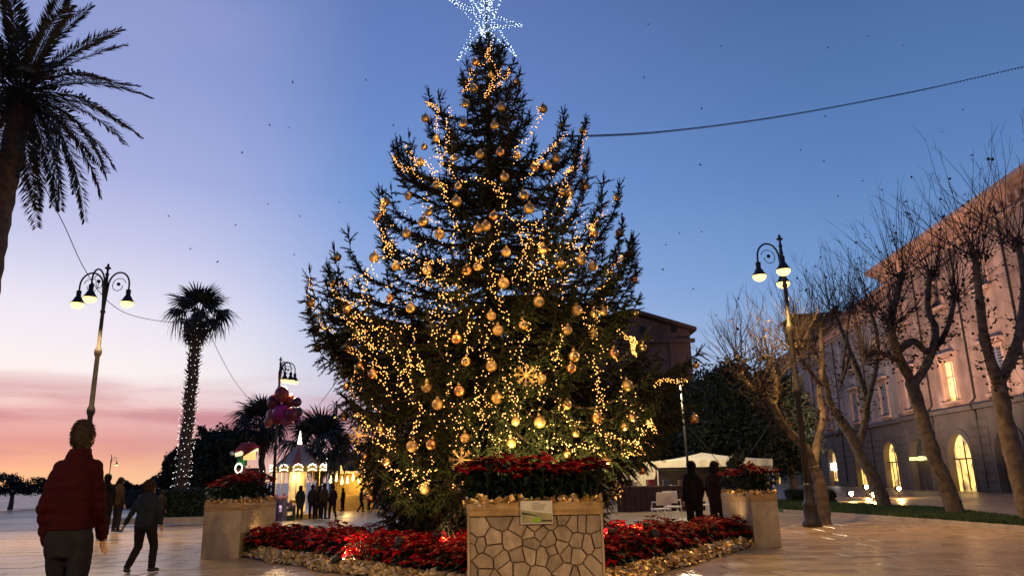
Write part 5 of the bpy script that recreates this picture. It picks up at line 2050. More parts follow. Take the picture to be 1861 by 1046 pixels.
for j in range(5):
    for i in range(n):
        a = i / n * 4
        sd_ = int(a); f = a - sd_
        cs = [(-.81, -.41), (.81, -.41), (.81, .41), (-.81, .41)]
        p, q_ = cs[sd_], cs[(sd_ + 1) % 4]
        fl_ = 1 + .03 * j / 4 * (1 + math.sin(i * 1.7))
        b.v.append(((p[0] + (q_[0] - p[0]) * f) * fl_, (p[1] + (q_[1] - p[1]) * f) * fl_, .765 - .17 * j))
for j in range(4):
    for i in range(n):
        b.f.append((j * n + i, j * n + (i + 1) % n, (j + 1) * n + (i + 1) % n, (j + 1) * n + i))
b.f.append(tuple(range(n)))
b.build('cloth', m_cloth, tb)
for x in (-.7, .7):
    for y in (-.3, .3):
        b = MB(); b.box((x, y, .36), (.05, .05, .72)); b.build('leg', m_frame, tb)
for x0_, x1_, Y, lb in ((1120, 1250, 30, 'dark draped counter added to darken the gazebo interior, left'), (1256, 1400, 30.5, 'dark draped counter added to darken the gazebo interior, right')):
    a, c = P(x0_, 890, Y), P(x1_, 890, Y)
    ct = thing('darkening_counter', lb, 'table', ((a.x + c.x) / 2, Y, 0))  # added counter: covers the bright ground, stands in for the stall's dark interior
    b = MB(); b.box((0, .4, .93), (c.x - a.x, .9, .05)); b.build('tabletop', m_frame, ct)
    b = MB()
    for i in range(41):
        x = (i / 40 - .5) * (c.x - a.x)
        b.v += [(x, -.03 + .025 * math.sin(i * 2.1), .95), (x, -.05 + .05 * math.sin(i * 2.1), 0)]
    for i in range(40):
        b.f.append((2 * i, 2 * i + 1, 2 * i + 3, 2 * i + 2))
    b.build('skirt', mat('dark wine cloth', (.035, .018, .022), .9, var=.3, scale=3), ct)
    rg = random.Random(int(Y * 10))
    for i in range(5):
        x = (i / 4.6 - .43) * (c.x - a.x)
        b = MB(); s_ = rg.uniform(.14, .26)
        b.box((0, 0, s_ / 2), (s_, s_, s_)); 
        gb = thing('gift_box', f'{["plum", "cream", "red", "blue", "brown"][i]} box, {ORD[i]} from left on the {"left" if Y == 30 else "right"} added counter', 'box', (ct.location.x + x, Y + .35, .956), rg.random())
        b.build('carton', mat('carton', [(.16, .04, .09), (.5, .45, .36), (.3, .03, .03), (.06, .07, .16), (.15, .09, .05)][i], .6), gb)
        b = MB(); b.box((0, 0, s_ / 2 + .001), (s_ + .006, .03, s_ + .006)); b.build('ribbon', m_foil, gb)
# dark umbrella-like bundle behind the right planter
bd = thing('bundled_shrub', 'dark rounded bush poking above the right planter', 'bush', (P(1338, 870, 20).x, 20, 0))
b = MB(); b.tube([(0, 0, 0), (.03, 0, .6), (0, 0, 1.2)], [.06, .05, .03], 6); b.build('stem', m_bark, bd)
leaf_cloud('foliage', [((0, 0, P(1338, 845, 20).z), (.30, .3, .32)), ((.28, 0, P(1338, 862, 20).z), (.34, .3, .28))], 2600, .05, m_leafd, bd, 61)

# ------------------------------------------------------------------ carousel
KY = 44
kc = P(541, 880, KY)
kz = gz(kc.x, KY)
car = thing('carousel', 'small lit carousel with striped tent roof left of the tree', 'carousel', (kc.x, KY, kz))
KR = 1.42
zev = P(541, 850, KY).z - kz
zap = P(541, 806, KY).z - kz
m_str = [mat('grey tent stripe', (.33, .29, .28), .7, var=.1), mat('red tent stripe', (.40, .10, .08), .7, var=.1)]
m_gold = mat('gilded board', (.75, .5, .12), .4, metal=.3, var=.2)
m_klit = glow('lit carousel drum', (1, .55, .10), .55, vary=.8, vscale=3)
b = MB(); b.lathe([(KR, 0), (KR, .22), (KR - .05, .25), (.1, .25)], 24); b.build('platform', m_gold, car)
b = MB(); b.lathe([(.45, .25), (.5, .4), (.5, zev - .3), (.42, zev)], 12); b.build('centre_drum', m_klit, car)
for k in range(16):
    a0, a1 = 2 * PI * k / 16, 2 * PI * (k + 1) / 16
    b = MB()
    rows_ = []
    for r_, z_ in ((KR * 1.06, zev), (KR * .62, zev + (zap - zev) * .42), (.1, zap)):
        rows_.append([(r_ * math.cos(a0 + .004), r_ * math.sin(a0 + .004), z_), (r_ * math.cos((a0 + a1) / 2), r_ * math.sin((a0 + a1) / 2), z_ - .02), (r_ * math.cos(a1 - .004), r_ * math.sin(a1 - .004), z_)])
    for rw in rows_:
        b.v += rw
    for j in range(2):
        for i in range(2):
            b.f.append((j * 3 + i, j * 3 + i + 1, j * 3 + i + 4, j * 3 + i + 3))
    o_ = b.build('canopy_panel', m_str[0 if k % 3 else 1], car)
for k in range(12):
    a = 2 * PI * (k + .5) / 12
    b = MB()
    b.box((KR * 1.05 * math.cos(a), KR * 1.05 * math.sin(a), zev - .05), (.07, KR * .56, .34), a)
    rb_ = b.build('rounding_board', m_gold, car)
    b = MB()
    for j in range(13):
        u = j / 12
        yy_ = (u - .5) * .5
        zz_ = zev + .02 + .14 * math.sin(PI * u) + .05 * abs(math.sin(3 * PI * u))
        p = Vector((math.cos(a), math.sin(a), 0)) * (KR * 1.09) + Vector((-math.sin(a), math.cos(a), 0)) * yy_ + Vector((0, 0, zz_))
        b.octa(p, .032)
        b.octa(p + Vector((0, 0, -.16 - (zz_ - zev) * .6)), .03)
    b.build('bulbs', glow('carousel bulbs', (1, .9, .68), 5) if k == 0 else bpy.data.materials['carousel bulbs'], rb_)
for k in range(8):
    a = 2 * PI * k / 8 + .2
    b = MB(); b.tube([(KR * .85 * math.cos(a), KR * .85 * math.sin(a), .25), (KR * .85 * math.cos(a), KR * .85 * math.sin(a), zev)], .025, 6)
    b.build('brass_pole', m_foil, car)
    if k % 2 == 0:
        b = MB()
        c = Vector((KR * .85 * math.cos(a), KR * .85 * math.sin(a), .95))
        tg = Vector((-math.sin(a), math.cos(a), 0))
        b.tube([c - tg * .3, c - tg * .1, c + tg * .12, c + tg * .28], [.1, .12, .11, .08], 8)
        b.tube([c + tg * .25, c + tg * .38 + Vector((0, 0, .25)), c + tg * .42 + Vector((0, 0, .34))], [.07, .05, .045], 6)
        b.tube([c + tg * .40 + Vector((0, 0, .34)), c + tg * .56 + Vector((0, 0, .26))], [.05, .03], 6)
        for l_ in (-.24, .22):
            for e_ in (-.05, .05):
                q_ = c + tg * l_ + Vector((math.cos(a), math.sin(a), 0)) * e_
                b.tube([q_, q_ + tg * .05 - Vector((0, 0, .22)), q_ - Vector((0, 0, .4))], [.035, .025, .02], 5)
        b.build('wooden_horse', [m_gold, m_str[1], m_shut, m_gold][k // 2], car, True)
b = MB(); b.lathe([(.14, zap - .02), (.10, zap + .25), (.05, zap + .55), (.01, zap + .75)], 10); b.build('lit_spire', glow('white lit spire', (1, .93, .78), 3.5), car)
point_light('carousel_light', (0, -.9, zev - .45), 90, (1, .6, .2), .3, car)
# fairground stall glow beside it
st = thing('market_stall', 'yellow lit fair stall hung with lamps left of the tree foot', 'stall', (P(632, 860, 55).x, 55, gz(-10, 55)))
b = MB(); b.box((0, 1, 2.6), (3.2, 2.2, .16)); b.build('roof', m_cloth, st)
b = MB(); b.box((0, .1, .5), (3.0, .6, 1.0)); b.build('counter', m_gold, st)
b = MB(); b.box((0, 2.0, 1.3), (3.0, .1, 2.5)); b.build('back_wall', m_gold, st)
for x in (-1.5, 1.5):
    b = MB(); b.tube([(x, -.02, 0), (x, -.02, 2.55)], .04, 6); b.build('post', m_frame, st)
for k in range(7):
    b = MB(); x = -1.2 + k * .4
    b.lathe([(.02, .5), (.05, .4), (.1, .0), (.02, -.06)], 8, (x, 0, 1.9 + .12 * math.sin(k * 2)))
    b.build('lamp', glow('stall lamp', (1, .72, .25), 4) if k == 0 else bpy.data.materials['stall lamp'], st)
point_light('stall_glow', (0, -.4, 1.9), 160, (1, .62, .2), .3, st)
st2 = thing('ticket_booth', 'small pale booth among the far people', 'stall', (P(640, 890, 58).x + 1.2, 58, gz(-10, 58)))
b = MB(); b.box((0, 0, .5), (1.6, 1, 1.0)); b.build('counter', m_pale, st2)
b = MB(); b.box((0, 0, 2.2), (1.8, 1.2, .12)); b.build('roof', m_white, st2)
for x in (-.7, .7):
    b = MB(); b.box((x, -.4, 1.6), (.06, .06, 1.2)); b.build('post', m_frame, st2)
b = MB(); b.box((0, -.5, 1.95), (.9, .06, .16)); b.build('lit_panel', m_litw2, st2)
# goods and pots around the ride
rg = random.Random(5)
for i, (px, py, Y, w_, h_, c, lb) in enumerate([(497, 912, 38, .5, .9, (.10, .05, .16), 'purple covered toy stand left of the carousel'), (512, 910, 38.5, .4, 1.0, (.25, .22, .26), 'pale grey toy stand before the carousel'),
                                              (478, 905, 36, .6, .7, (.14, .02, .02), 'dark red crate stand behind the left planter'), (530, 914, 39, .35, .6, (.06, .09, .05), 'green bin before the carousel')]):
    c0_ = P(px, py, Y)
    sd_ = thing('toy_stand', lb, 'stand', (c0_.x, Y, gz(c0_.x, Y)), rg.uniform(-.5, .5))
    b = MB(); b.box((0, 0, h_ / 2), (w_, w_ * .8, h_)); b.build('cabinet', mat('cabinet ' + str(i), c, .6, var=.4, scale=7), sd_)
    b = MB()
    for k in range(6):
        b.ball((rg.uniform(-w_, w_) * .4, rg.uniform(-.2, .1), h_ + rg.uniform(.05, .3)), rg.uniform(.06, .13), 8, 6)
    b.build('toys', mat('toys ' + str(i), (c[2] * 2 + .1, c[0] + .05, c[1] + .1), .5, var=.6, scale=5), sd_)['kind'] = 'stuff'
    b = MB(); b.box((0, -w_ * .41, h_ * .6), (w_ * .7, .02, h_ * .3)); b.build('lit_front', glow('lit front ' + str(i), (.9, .6, .9) if i < 2 else (1, .6, .2), .5, vary=.9, vscale=9), sd_)
a = P(455, 880, 33)
string_lights([a + Vector((rg.uniform(-.5, .5), rg.uniform(-.2, .2), rg.uniform(-.7, .6))) for _ in range(14)], 'yellow lights on the small bush left of the carousel', .024, m_bulbp, 'white light strings on palms', step=.5, jit=.12)
bu = thing('lit_bush', 'small dark bush strung with lights beside the carousel', 'bush', (a.x, 33.2, gz(a.x, 33.2)))
b = MB(); b.tube([(0, 0, 0), (.02, 0, .7)], [.05, .03], 6); b.build('stem', m_bark, bu)
leaf_cloud('foliage', [((0, 0, a.z - gz(a.x, 33.2) - .1), (.6, .5, .7))], 2500, .06, m_hedge, bu, 71)
# scrub along the promenade under the sunset
for i, (px, py, rx, rz, Y, lb) in enumerate([(10, 880, 40, 20, 75, 'dark promenade shrub at the far left corner'), (70, 884, 36, 15, 78, 'dark promenade shrub left of the man'), (225, 884, 16, 12, 75, 'low dark shrub between the man and the boy'),
                                            (262, 886, 20, 9, 72, 'low dark shrub above the head of the boy')]):
    leafy_tree(lb, [(px, py, rx, rz, 0), (px + rx * .7, py + 6, rx * .6, rz * .7, 0)], Y, 4000, 80 + i, .13, 'promenade_shrub')
# lit decoration with a red hat
HY = 34
hc = P(446, 850, HY)
hz0 = gz(hc.x, HY)
hat = thing('hat_decoration', 'lit figure frame under a red hat with white brim', 'decoration', (hc.x, HY, hz0))
k_ = 1 / PXM(HY)
b = MB()
hp = [((468 - 446), 816), (446 - 446, 806), (432 - 446, 808), (421 - 446, 820)]
b.tube([Vector(((x) * k_, 0, P(446 + x, y, HY).z - hz0)) for x, y in ((8, 822), (4, 815), (-8, 812), (-20, 820))], [.46, .34, .2, .06], 12)
b.build('red_hat', mat('red felt', (.45, .03, .03), .7), hat, True)
b = MB(); b.ball(((421 - 446) * k_, -.05, P(421, 823, HY).z - hz0), .1, 10, 8); b.build('pompom', m_white, hat, True)
b = MB()
b.tube([Vector((x * k_, -.08, P(446 + x, y, HY).z - hz0)) for x, y in ((-18, 826), (-4, 822), (8, 819), (21, 816))], [.09, .11, .11, .09], 10)
b.build('white_brim', glow('lit white brim', (1, .85, .5), 1.0), hat, True)
b = MB(); b.box((6 * k_, 0, P(452, 828, HY).z - hz0), (.45, .3, .34)); b.build('lit_panel', glow('lit amber panel', (1, .70, .2), 1.0), hat)
b = MB(); b.box((-8 * k_, .1, P(438, 836, HY).z - hz0), (.35, .3, .45)); b.build('green_panel', mat('green felt', (.04, .2, .07), .8), hat)
b = MB()
zc = P(437, 850, HY).z - hz0
for i in range(20):
    a = 2 * PI * i / 20
    b.octa((-9 * k_ + .15 * math.cos(a), -.2, zc + .2 * math.sin(a)), .035)
b.build('light_loop', glow('white loop bulbs', (1, .9, .7), 5), hat)
b = MB(); b.box((0, .25, (hc.z - hz0) / 2), (.9, .5, hc.z - hz0)); b.build('base', mat('dark red plinth', (.12, .02, .02), .8), hat)

# ------------------------------------------------------------------ balloons
BY = 36
BL = [(512, 716, 13, 15, 'brick red round', (.35, .05, .04)), (498, 730, 12, 14, 'dark maroon', (.16, .02, .03)), (526, 728, 13, 13, 'brown red', (.24, .05, .05)),
      (539, 730, 9, 9, 'dark plum', (.10, .03, .06)), (512, 748, 17, 15, 'magenta pink', (.50, .03, .22)), (494, 755, 10, 13, 'coral', (.50, .10, .09)),
      (530, 752, 12, 13, 'wine red', (.22, .02, .05)), (542, 748, 8, 9, 'near black', (.05, .02, .03)), (505, 760, 11, 11, 'crimson', (.45, .03, .06)),
      (488, 766, 8, 9, 'orange red', (.45, .10, .05)), (521, 764, 10, 10, 'rose', (.42, .06, .14)), (540, 762, 7, 8, 'purple', (.16, .02, .14))]
bknot = P(515, 850, BY)
for i, (px, py, rx, rz, nm, c) in enumerate(BL):
    p = P(px, py, BY + (i % 3 - 1) * .25)
    root = thing('balloon', f'{nm} foil balloon in the floating bunch', 'balloon', p, group='bunch of foil balloons')
    b = MB()
    r_ = rx / PXM(BY)
    h_ = rz / PXM(BY)
    b.lathe([(.02 * r_, -1.12 * h_), (.1 * r_, -.98 * h_)] + [(r_ * math.sin(PI * (.08 + .9 * k / 10)) * (1 - .06 * (k == 0)), -h_ * math.cos(PI * (.08 + .9 * k / 10))) for k in range(11)], 16)
    b.build('skin', mat('balloon ' + nm, c, .25, var=.08), root, True)
    b = MB()
    b.tube([(0, 0, -1.1 * h_), (bknot - p) * .5 + Vector((.05, 0, 0)), bknot - p], .006, 3)
    b.build('string', m_wire, root)

# ------------------------------------------------------------------ cables and wires
def cable(label, wps, r_=.012, name='cable', bulbs=False):
    pts = [P(px, py, Y) for px, py, Y in wps]
    fine = []
    n = len(pts)
    for i in range(n - 1):
        p0, p1, p2, p3 = pts[max(0, i - 1)], pts[i], pts[i + 1], pts[min(n - 1, i + 2)]
        for j in range(8):
            t_ = j / 8
            fine.append(.5 * ((2 * p1) + (p2 - p0) * t_ + (2 * p0 - 5 * p1 + 4 * p2 - p3) * t_ ** 2 + (3 * p1 - p0 - 3 * p2 + p3) * t_ ** 3))
    fine.append(pts[-1])
    b_ = MB()
    o0 = fine[0]
    b_.tube([p - o0 for p in fine], r_, 5)
    o_ = b_.build(name, m_wire)
    o_.location = o0
    tag(o_, label, 'cable')
    if bulbs:
        k = MB()
        for i in range(0, len(fine) - 1):
            for j in range(4):
                p = fine[i].lerp(fine[i + 1], j / 4) - o0
                k.lathe([(.006, 0), (.017, -.015), (.017, -.035), (.004, -.05)], 5, p)
        k.build('unlit_bulbs', m_black, o_)
cable('long dark cable with unlit bulbs from the tree to the upper right', [(1012, 247, 15.5), (1100, 245, 16), (1200, 239, 17), (1330, 224, 18), (1460, 204, 19.5), (1600, 178, 21), (1717, 154, 22), (1900, 112, 24)], .011, 'cable', True)
cable('thin cable dropping past the left street lamp to the palm', [(70, 320, 17), (117, 410, 19), (150, 482, 20.5), (190, 541, 22.5), (235, 571, 26), (300, 584, 29), (352, 586, 31.6)], .011)
cable('thin cable from the lit palm down towards the balloons', [(368, 580, 31.8), (384, 612, 33), (405, 655, 36), (430, 697, 40), (456, 728, 46)], .012)
cable('slack wire from the left branches down to the small palm', [(620, 682, 14.5), (590, 722, 22), (560, 762, 34), (552, 775, 42)], .008)
cable('guy wire from the lower right branches to the right planter', [(1252, 776, 14.4), (1290, 820, 14.4), (1331, 872, 14.4)], .006)
cable('guy wire from the tree foot to the left planter', [(640, 700, 14.3), (540, 808, 14.4), (500, 850, 14.4), (472, 884, 14.4)], .006)
cable('faint wire in front of the dark evergreen', [(1412, 742, 30), (1392, 780, 30.5), (1364, 822, 31)], .009)

# ------------------------------------------------------------------ birds
b = MB()
b.tube([(-.11, 0, 0), (-.05, 0, .005), (.03, 0, .005), (.09, 0, 0), (.12, 0, -.005)], [.012, .03, .034, .022, .006], 6)
bird_me = b.mesh('body', True)
bird_me.materials.append(m_black)
b = MB()
for s in (-1, 1):
    b.add([(-.05, s * .02, .01), (.04, s * .02, .01), (.03, s * .13, .06), (-.02, s * .2, .075), (-.06, s * .1, .04)], [(0, 1, 2, 4), (2, 3, 4)])
wing_me = b.mesh('wings')
wing_me.materials.append(m_black)
rg = random.Random(77)
BI = [(490, 228), (525, 232), (440, 278), (487, 371), (307, 393), (545, 393), (428, 409), (346, 452), (395, 476), (535, 463), (617, 367), (665, 146), (532, 150), (715, 228), (1170, 141), (1310, 84),
      (1178, 45), (1505, 87), (1577, 67), (1640, 83), (1275, 198), (1273, 300), (1455, 273), (1497, 293), (1500, 212), (1712, 240), (1235, 424), (1275, 421), (1210, 445), (1568, 329), (1523, 357),
      (1300, 573), (1330, 580), (1205, 490), (1260, 525), (1750, 200), (60, 60), (1790, 330)]
srt = sorted(BI)
nl = sum(1 for p in srt if p[0] < 880)
for i, (px, py) in enumerate(srt):
    if px < 880:
        lb = f'tiny dark bird {ORD[i]} from left in the sky left of the tree'
    else:
        lb = f'tiny dark bird {ORD[i - nl]} from left in the sky right of the tree'
    root = thing('bird', lb, 'bird', P(px, py, rg.uniform(45, 60)), rg.uniform(-.9, .9) + (PI if rg.random() < .5 else 0), 'birds in the dusk sky')
    root.rotation_euler[0] = rg.uniform(-.5, .5)
    root.scale = (.72,) * 3
    link('body', bird_me, None, root)
    link('wings', wing_me, None, root)

# ------------------------------------------------------------------ people
TMP = bpy.data.scenes.new('tmp')
def blob(name, mb, voxel, m_, smooth=2):
    me = mb.mesh(name)
    o_ = bpy.data.objects.new(name, me)
    TMP.collection.objects.link(o_)
    md = o_.modifiers.new('r', 'REMESH')
    md.mode = 'VOXEL'
    md.voxel_size = voxel
    md.use_smooth_shade = True
    if smooth:
        s = o_.modifiers.new('s', 'SMOOTH')
        s.iterations = smooth
        s.factor = .5
    vl = TMP.view_layers[0]
    vl.update()
    dg = vl.depsgraph
    dg.update()
    out = bpy.data.meshes.new_from_object(o_.evaluated_get(dg), depsgraph=dg)
    out.name = name
    out.materials.clear()
    out.materials.append(m_)
    bpy.data.objects.remove(o_)
    return out
def limb_(mb, pts, rad, n=12):
    mb.tube(pts, rad, n)
    for p, r_ in zip(pts, rad):
        mb.ball(p, r_, 12, 8)
def loft(mb, rings, n=20):                     # rings: (cx, cy, z, rx, ry)
    k = len(mb.v)
    for cx, cy_, z, rx, ry in rings:
        for j in range(n):
            a = 2 * PI * j / n
            ca, sa = math.cos(a), math.sin(a)
            e = 2 / 2.6
            mb.v.append((cx + rx * math.copysign(abs(ca) ** e, ca), cy_ + ry * math.copysign(abs(sa) ** e, sa), z))
    for i in range(len(rings) - 1):
        for j in range(n):
            a, b_ = k + i * n + j, k + i * n + (j + 1) % n
            mb.f.append((a, b_, b_ + n, a + n))
    mb.f.append(tuple(k + j for j in reversed(range(n))))
    mb.f.append(tuple(k + (len(rings) - 1) * n + j for j in range(n)))
m_skin = mat('skin', (.42, .26, .19), .55, var=.08)
m_hair = {c: mat(c + ' hair', v, .8, var=.4, scale=40, bump=.5, bscale=120, spec=.2) for c, v in (('dark', (.02, .016, .013)), ('grey', (.035, .030, .027)), ('brown', (.05, .028, .016)))}
m_navy = mat('dark navy jacket', (.018, .024, .03), .75, var=.2, scale=9, bump=.3, bscale=14, spec=.1)
m_maroon = mat('maroon quilted jacket', (.020, .0014, .0045), .85, var=.3, scale=7, bump=.35, bscale=10, spec=.1)
m_coat = mat('black coat', (.014, .013, .014), .8, var=.2, scale=8, bump=.2, bscale=14, spec=.1)
m_brownc = mat('dark brown coat', (.035, .022, .016), .8, var=.2, scale=8, bump=.2, bscale=14, spec=.1)
m_jean = mat('dark jeans', (.010, .012, .018), .85, var=.25, scale=12, spec=.1)
m_trou = mat('charcoal trousers', (.014, .013, .014), .85, var=.2, scale=12, spec=.1)
m_tan = mat('khaki shin patch', (.12, .075, .035), .8)
m_shoe = mat('dark shoes', (.02, .016, .014), .5)
def figure(key, pose, child=False, voxel=.011, long_hair=False, long_coat=False, hem=.86):
    # one standing figure 1.75 m high, back towards -y (it faces +y)
    hipw = .095
    sw_ = .155 if not child else .15
    la, ra, ll, rl = pose['la'], pose['ra'], pose['ll'], pose['rl']
    hs = 1.0 if not child else 1.22                     # children have larger heads
    hd = Vector((0, .035, 1.635 if not child else 1.615))
    body, jac, tro, sho, hair = MB(), MB(), MB(), {-1: MB(), 1: MB()}, MB()
    # --- body, whole
    loft(body, [(0, 0, .86, .12, .085), (0, 0, .95, .155, .105), (0, 0, 1.08, .13, .09), (0, .01, 1.25, .155, .105), (0, .0, 1.38, .165, .1), (0, 0, 1.45, .10, .07)])
    limb_(body, [(0, 0, 1.42), (0, .012, 1.50), (0, .03, 1.56)], [.062, .055, .055])
    body.ball(hd, .1, 16, 12, (.78 * hs, .96 * hs, 1.16 * hs))
    body.ball(hd + Vector((0, .05 * hs, -.055 * hs)), .06 * hs, 12, 10, (.85, .85, .9))
    body.tube([hd + Vector((0, .09 * hs, .01)), hd + Vector((0, .118 * hs, -.03 * hs)), hd + Vector((0, .092 * hs, -.045 * hs))], [.01, .016, .012], 8)
    for s in (-1, 1):
        body.ball(hd + Vector((s * .079 * hs, -.005, -.01)), .03 * hs, 8, 8, (.35, .6, 1))
        body.ball(hd + Vector((s * .032 * hs, .082 * hs, .012)), .016, 8, 6)
    body.tube([hd + Vector((-.025, .09 * hs, -.075 * hs)), hd + Vector((.025, .09 * hs, -.075 * hs))], .008, 6)
    for arm, s in ((la, -1), (ra, 1)):
        sh, el_, wr = Vector((s * sw_, 0, 1.40)), Vector(arm[0]), Vector(arm[1])
        limb_(body, [sh * .97, sh.lerp(el_, .5), el_], [.036, .034, .03])
        limb_(body, [el_, el_.lerp(wr, .35), wr], [.03, .03, .025])
        d = (wr - el_).normalized()
        sdv = Vector((0, 1, 0)) - d * d.y
        sdv.normalize()
        nrm = d.cross(sdv)
        pc_ = wr + d * .05
        for u in (-.022, -.007, .008, .022):             # palm and fingers
            body.tube([wr + sdv * u * .6, pc_ + sdv * u + d * .035], [.016, .014], 8)
            fl_ = .075 if abs(u) < .015 else .062
            k0 = pc_ + sdv * u * 1.15 + d * .035
            k1 = k0 + d * fl_ * .5 + nrm * .006
            k2 = k1 + d * fl_ * .45 + nrm * .022
            limb_(body, [k0, k1, k2], [.0095, .009, .0075], 8)
        t0 = wr + d * .025 + sdv * .022
        limb_(body, [t0, t0 + d * .03 + sdv * .022, t0 + d * .06 + sdv * .026], [.012, .0105, .008], 8)
        # sleeve
        limb_(jac, [Vector((s * (sw_ - .02), 0, 1.41)), sh.lerp(el_, .5), el_], [.07, .06, .052])
        limb_(jac, [el_, el_.lerp(wr, .5), el_.lerp(wr, .97)], [.052, .047, .042])
    for leg, s in ((ll, -1), (rl, 1)):
        hp, kn, an, toe = Vector((s * hipw, 0, .9)), Vector(leg[0]), Vector(leg[1]), Vector(leg[2])
        limb_(body, [hp, hp.lerp(kn, .5), kn], [.085, .072, .055])
        limb_(body, [kn, kn.lerp(an, .35), an], [.055, .054, .036])
        limb_(body, [an, (an + toe) / 2 - Vector((0, 0, .02)), toe], [.036, .035, .025])
        limb_(tro, [hp, hp.lerp(kn, .5), kn], [.105, .09, .072])
        limb_(tro, [kn, kn.lerp(an, .4), an + (kn - an) * .06], [.072, .07, .06])
        heel = an + (an - toe) * Vector((.25, .25, 0)) + Vector((0, 0, -.03))
        limb_(sho[s], [heel, an.lerp(toe, .4) - Vector((0, 0, .02)), toe], [.042, .045, .034])
    loft(tro, [(0, 0, .80, .14, .1), (0, 0, .9, .175, .12), (0, 0, 1.02, .165, .115)])
    hem = hem if not long_coat else .55
    loft(jac, [(0, 0, hem, .165, .125), (0, 0, hem + .02, .175, .13), (0, 0, max(hem + .04, .98), .175, .13), (0, .0, 1.15, .17, .125), (0, .0, 1.3, .185, .13), (0, -.005, 1.38, .18, .115), (0, -.005, 1.43, .14, .1), (0, -.005, 1.47, .12, .09), (0, .005, 1.53, .075, .075)])
    loft(jac, [(0, .0, 1.47, .088, .085), (0, .012, 1.56, .082, .082)])           # collar
    # hair cap over the back and top of the head
    hair.ball(hd + Vector((0, -.016 * hs, .018 * hs)), .106, 16, 12, (.82 * hs, .95 * hs, 1.1 * hs))
    if long_hair:
        loft(hair, [(0, -.03, 1.44, .07, .05), (0, -.035, 1.52, .09, .07), (0, -.02, 1.64, .088, .09)])
    out = [('body', blob('body', body, voxel * .85, m_skin, 1)), ('jacket', blob('jacket', jac, voxel * 1.3, m_coat, 3)), ('trousers', blob('trousers', tro, voxel * 1.3, m_trou, 3)),
           ('left_shoe', blob('left_shoe', sho[-1], voxel, m_shoe, 2)), ('right_shoe', blob('right_shoe', sho[1], voxel, m_shoe, 2)), ('hair', blob('hair', hair, voxel, m_hair['dark'], 1))]
    # wrinkles on the cloth
    for nm, me in out:
        if nm in ('jacket', 'trousers'):
            for v in me.vertices:
                q_ = v.co
                am = .010 if nm == 'jacket' else .007
                n_ = mnoise.noise(Vector((q_.x * 7, q_.y * 7, q_.z * 15))) + .5 * mnoise.noise(Vector((q_.x * 16, q_.y * 16, q_.z * 26)))
                v.co = q_ + v.normal * (am * n_)
                if key == 'man' and nm == 'jacket':          # quilted bands, and a seam down the back
                    f_ = abs(math.sin(PI * q_.z / .078))
                    v.co = v.co + v.normal * (.011 * (f_ ** .5 - .6))
                elif nm == 'jacket' and abs(q_.x) < .008:
                    v.co = v.co - v.normal * .004
        if nm == 'hair':
            for v in me.vertices:
                v.co = v.co + v.normal * (.006 * mnoise.noise(v.co * 45))
            bm_ = bmesh.new()
            bm_.from_mesh(me)
            dl = [v for v in bm_.verts if (v.co.y - hd.y) > .045 * hs and v.co.z < hd.z + .06 * hs or (not long_hair and v.co.z < hd.z - .075 * hs)]
            bmesh.ops.delete(bm_, geom=dl, context='VERTS')
            rgh = random.Random(3)
            vv = [(v.co.copy(), v.normal.copy()) for v in bm_.verts]
            for i in range(1500 if vv else 0):               # locks of hair
                p, n_ = rgh.choice(vv)
                dn = (Vector((rgh.uniform(-.5, .5), -.35, -1)) - n_ * n_.dot(Vector((0, -.35, -1)))).normalized()
                l_ = rgh.uniform(.02, .045) * (1.6 if long_hair else 1)
                s_ = n_.cross(dn) * rgh.uniform(.0016, .0032)
                a_ = [bm_.verts.new(q_) for q_ in (p - s_, p + s_, p + dn * l_ * .6 + n_ * .008 + s_ * .7, p + dn * l_ + n_ * rgh.uniform(.0, .012))]
                bm_.faces.new((a_[0], a_[1], a_[2], a_[3]))
            bm_.to_mesh(me)
            bm_.free()
    return out
stand = dict(la=((-.215, -.02, 1.13), (-.205, .06, .89)), ra=((.215, -.02, 1.13), (.205, .06, .89)),
             ll=((-.1, .03, .49), (-.105, .0, .085), (-.125, .16, .035)), rl=((.1, .01, .49), (.11, -.02, .085), (.135, .14, .035)))
walk = dict(la=((-.21, -.07, 1.14), (-.2, .03, .90)), ra=((.21, .03, 1.13), (.195, .17, .93)),
            ll=((-.1, .16, .50), (-.1, .16, .09), (-.11, .32, .05)), rl=((.1, .0, .49), (.1, -.27, .14), (.105, -.16, .035)))
boyw = dict(la=((-.27, .0, 1.16), (-.40, .02, .93)), ra=((.23, .02, 1.13), (.22, .1, .92)),
            ll=((-.13, .05, .48), (-.20, -.12, .10), (-.24, .02, .035)), rl=((.12, .12, .50), (.15, .06, .09), (.17, .22, .04)))
FIG = {'man': figure('man', walk, hem=.985), 'stand': figure('stand', stand), 'walk': figure('walk', walk), 'boy': figure('boy', boyw, child=True),
       'woman': figure('woman', stand, long_hair=True, long_coat=True)}
def person(kind, label, loc, H, rz, jacket, trousers, hair, group=None, wide=1.0):
    root = thing('person', label, 'person', loc, rz, group)
    s = H / 1.75
    root.scale = (s * wide, s * wide, s)
    for nm, me in FIG[kind]:
        o_ = link(nm, me, None, root)
        mm = {'jacket': jacket, 'trousers': trousers, 'hair': hair}.get(nm)
        if mm:
            o_.material_slots[0].link = 'OBJECT'
            o_.material_slots[0].material = mm
    return root
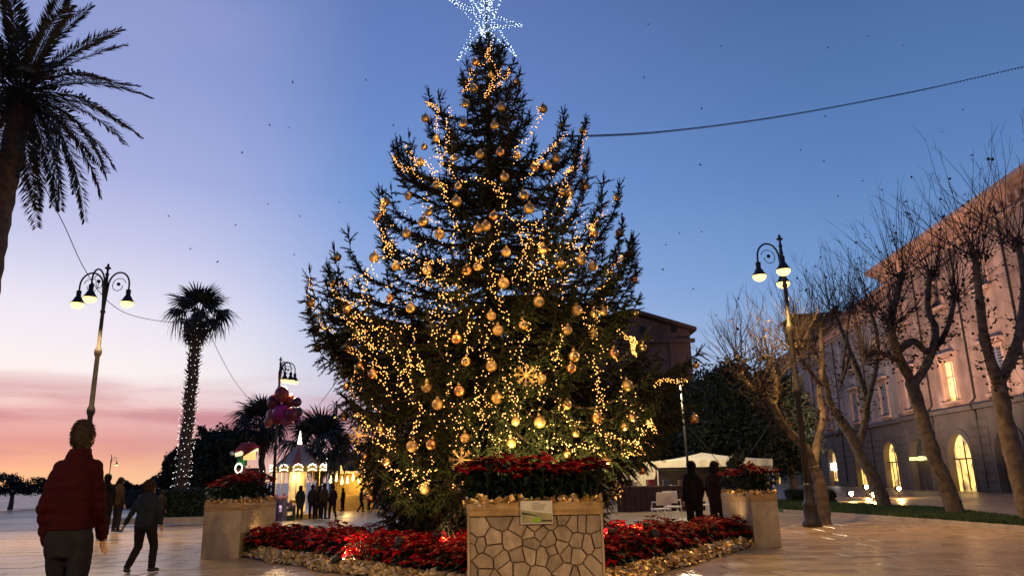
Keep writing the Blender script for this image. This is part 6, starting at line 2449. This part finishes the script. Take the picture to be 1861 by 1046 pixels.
# man in maroon, at the left edge: head top at (150,768)
MYD = 5.9
mt = P(152, 766, MYD)
person('man', 'man in maroon jacket walking away at the left edge', (mt.x, MYD, 0), mt.z, .12, m_maroon, m_jean, m_hair['grey'], wide=.84)
bf = G(256, 1040)
bt_ = P(262, 873, bf.y)
person('boy', 'boy in dark jacket walking beside the man in maroon', (bf.x, bf.y, 0), bt_.z, -.12, m_navy, m_trou, m_hair['brown'], wide=1.12)
for px, py, H, kd, lb, rz, j in ((184, 980, 1.66, 'walk', 'dark clad walker half hidden behind the man in maroon', .5, m_coat), (209, 966, 1.6, 'stand', 'small dark figure between the man and the boy', -.4, m_brownc),
                                 (288, 962, 1.2, 'stand', 'dark figure just behind the boy', .2, m_coat)):
    g_ = G(px, py)
    person(kd, lb, (g_.x, g_.y, 0), H, rz, j, m_trou, m_hair['dark'])
for px, py, H, Y, kd, lb, rz, j in ((1256, 838, None, 16.5, 'stand', 'broad person in dark coat at the stall, left of two', .3, m_coat), (1297, 838, None, 17.5, 'woman', 'person in dark coat before the stall, right of two', -.7, m_brownc)):
    c = P(px, py, Y)
    person(kd, lb, (c.x, Y, 0), c.z, rz, j, m_trou, m_hair['dark'], wide=1.1)
for px, pyh, Y, kd, lb, rz, j in ((547, 882, 42, 'woman', 'far person nearest the carousel', .3, m_navy), (569, 880, 41, 'stand', 'far person in the group, left of the red hat', .2, m_coat),
                                 (590, 878, 41.5, 'stand', 'far person in the middle of the group by the carousel', -.3, m_brownc), (606, 881, 40, 'walk', 'far person at the right of the close group', .6, m_coat),
                                 (624, 886, 52, 'stand', 'lone far person left of the booth', 1.2, m_navy), (657, 886, 50, 'walk', 'far person in purple by the tree foot', -1.2, mat('purple coat', (.04, .015, .045), .8)),
                                 (672, 890, 52, 'woman', 'far person at the tree foot, rightmost on that side', 2.0, m_coat), (580, 883, 43, 'woman', 'far person at the back of the close group', .9, m_coat)):
    c = P(px, pyh, Y)
    g_ = gz(c.x, Y)
    person(kd, lb, (c.x, Y, g_), c.z - g_, rz, j, m_trou, m_hair['dark'], 'strollers beyond the flower bed')
bpy.data.scenes.remove(TMP)
bpy.context.view_layer.update()
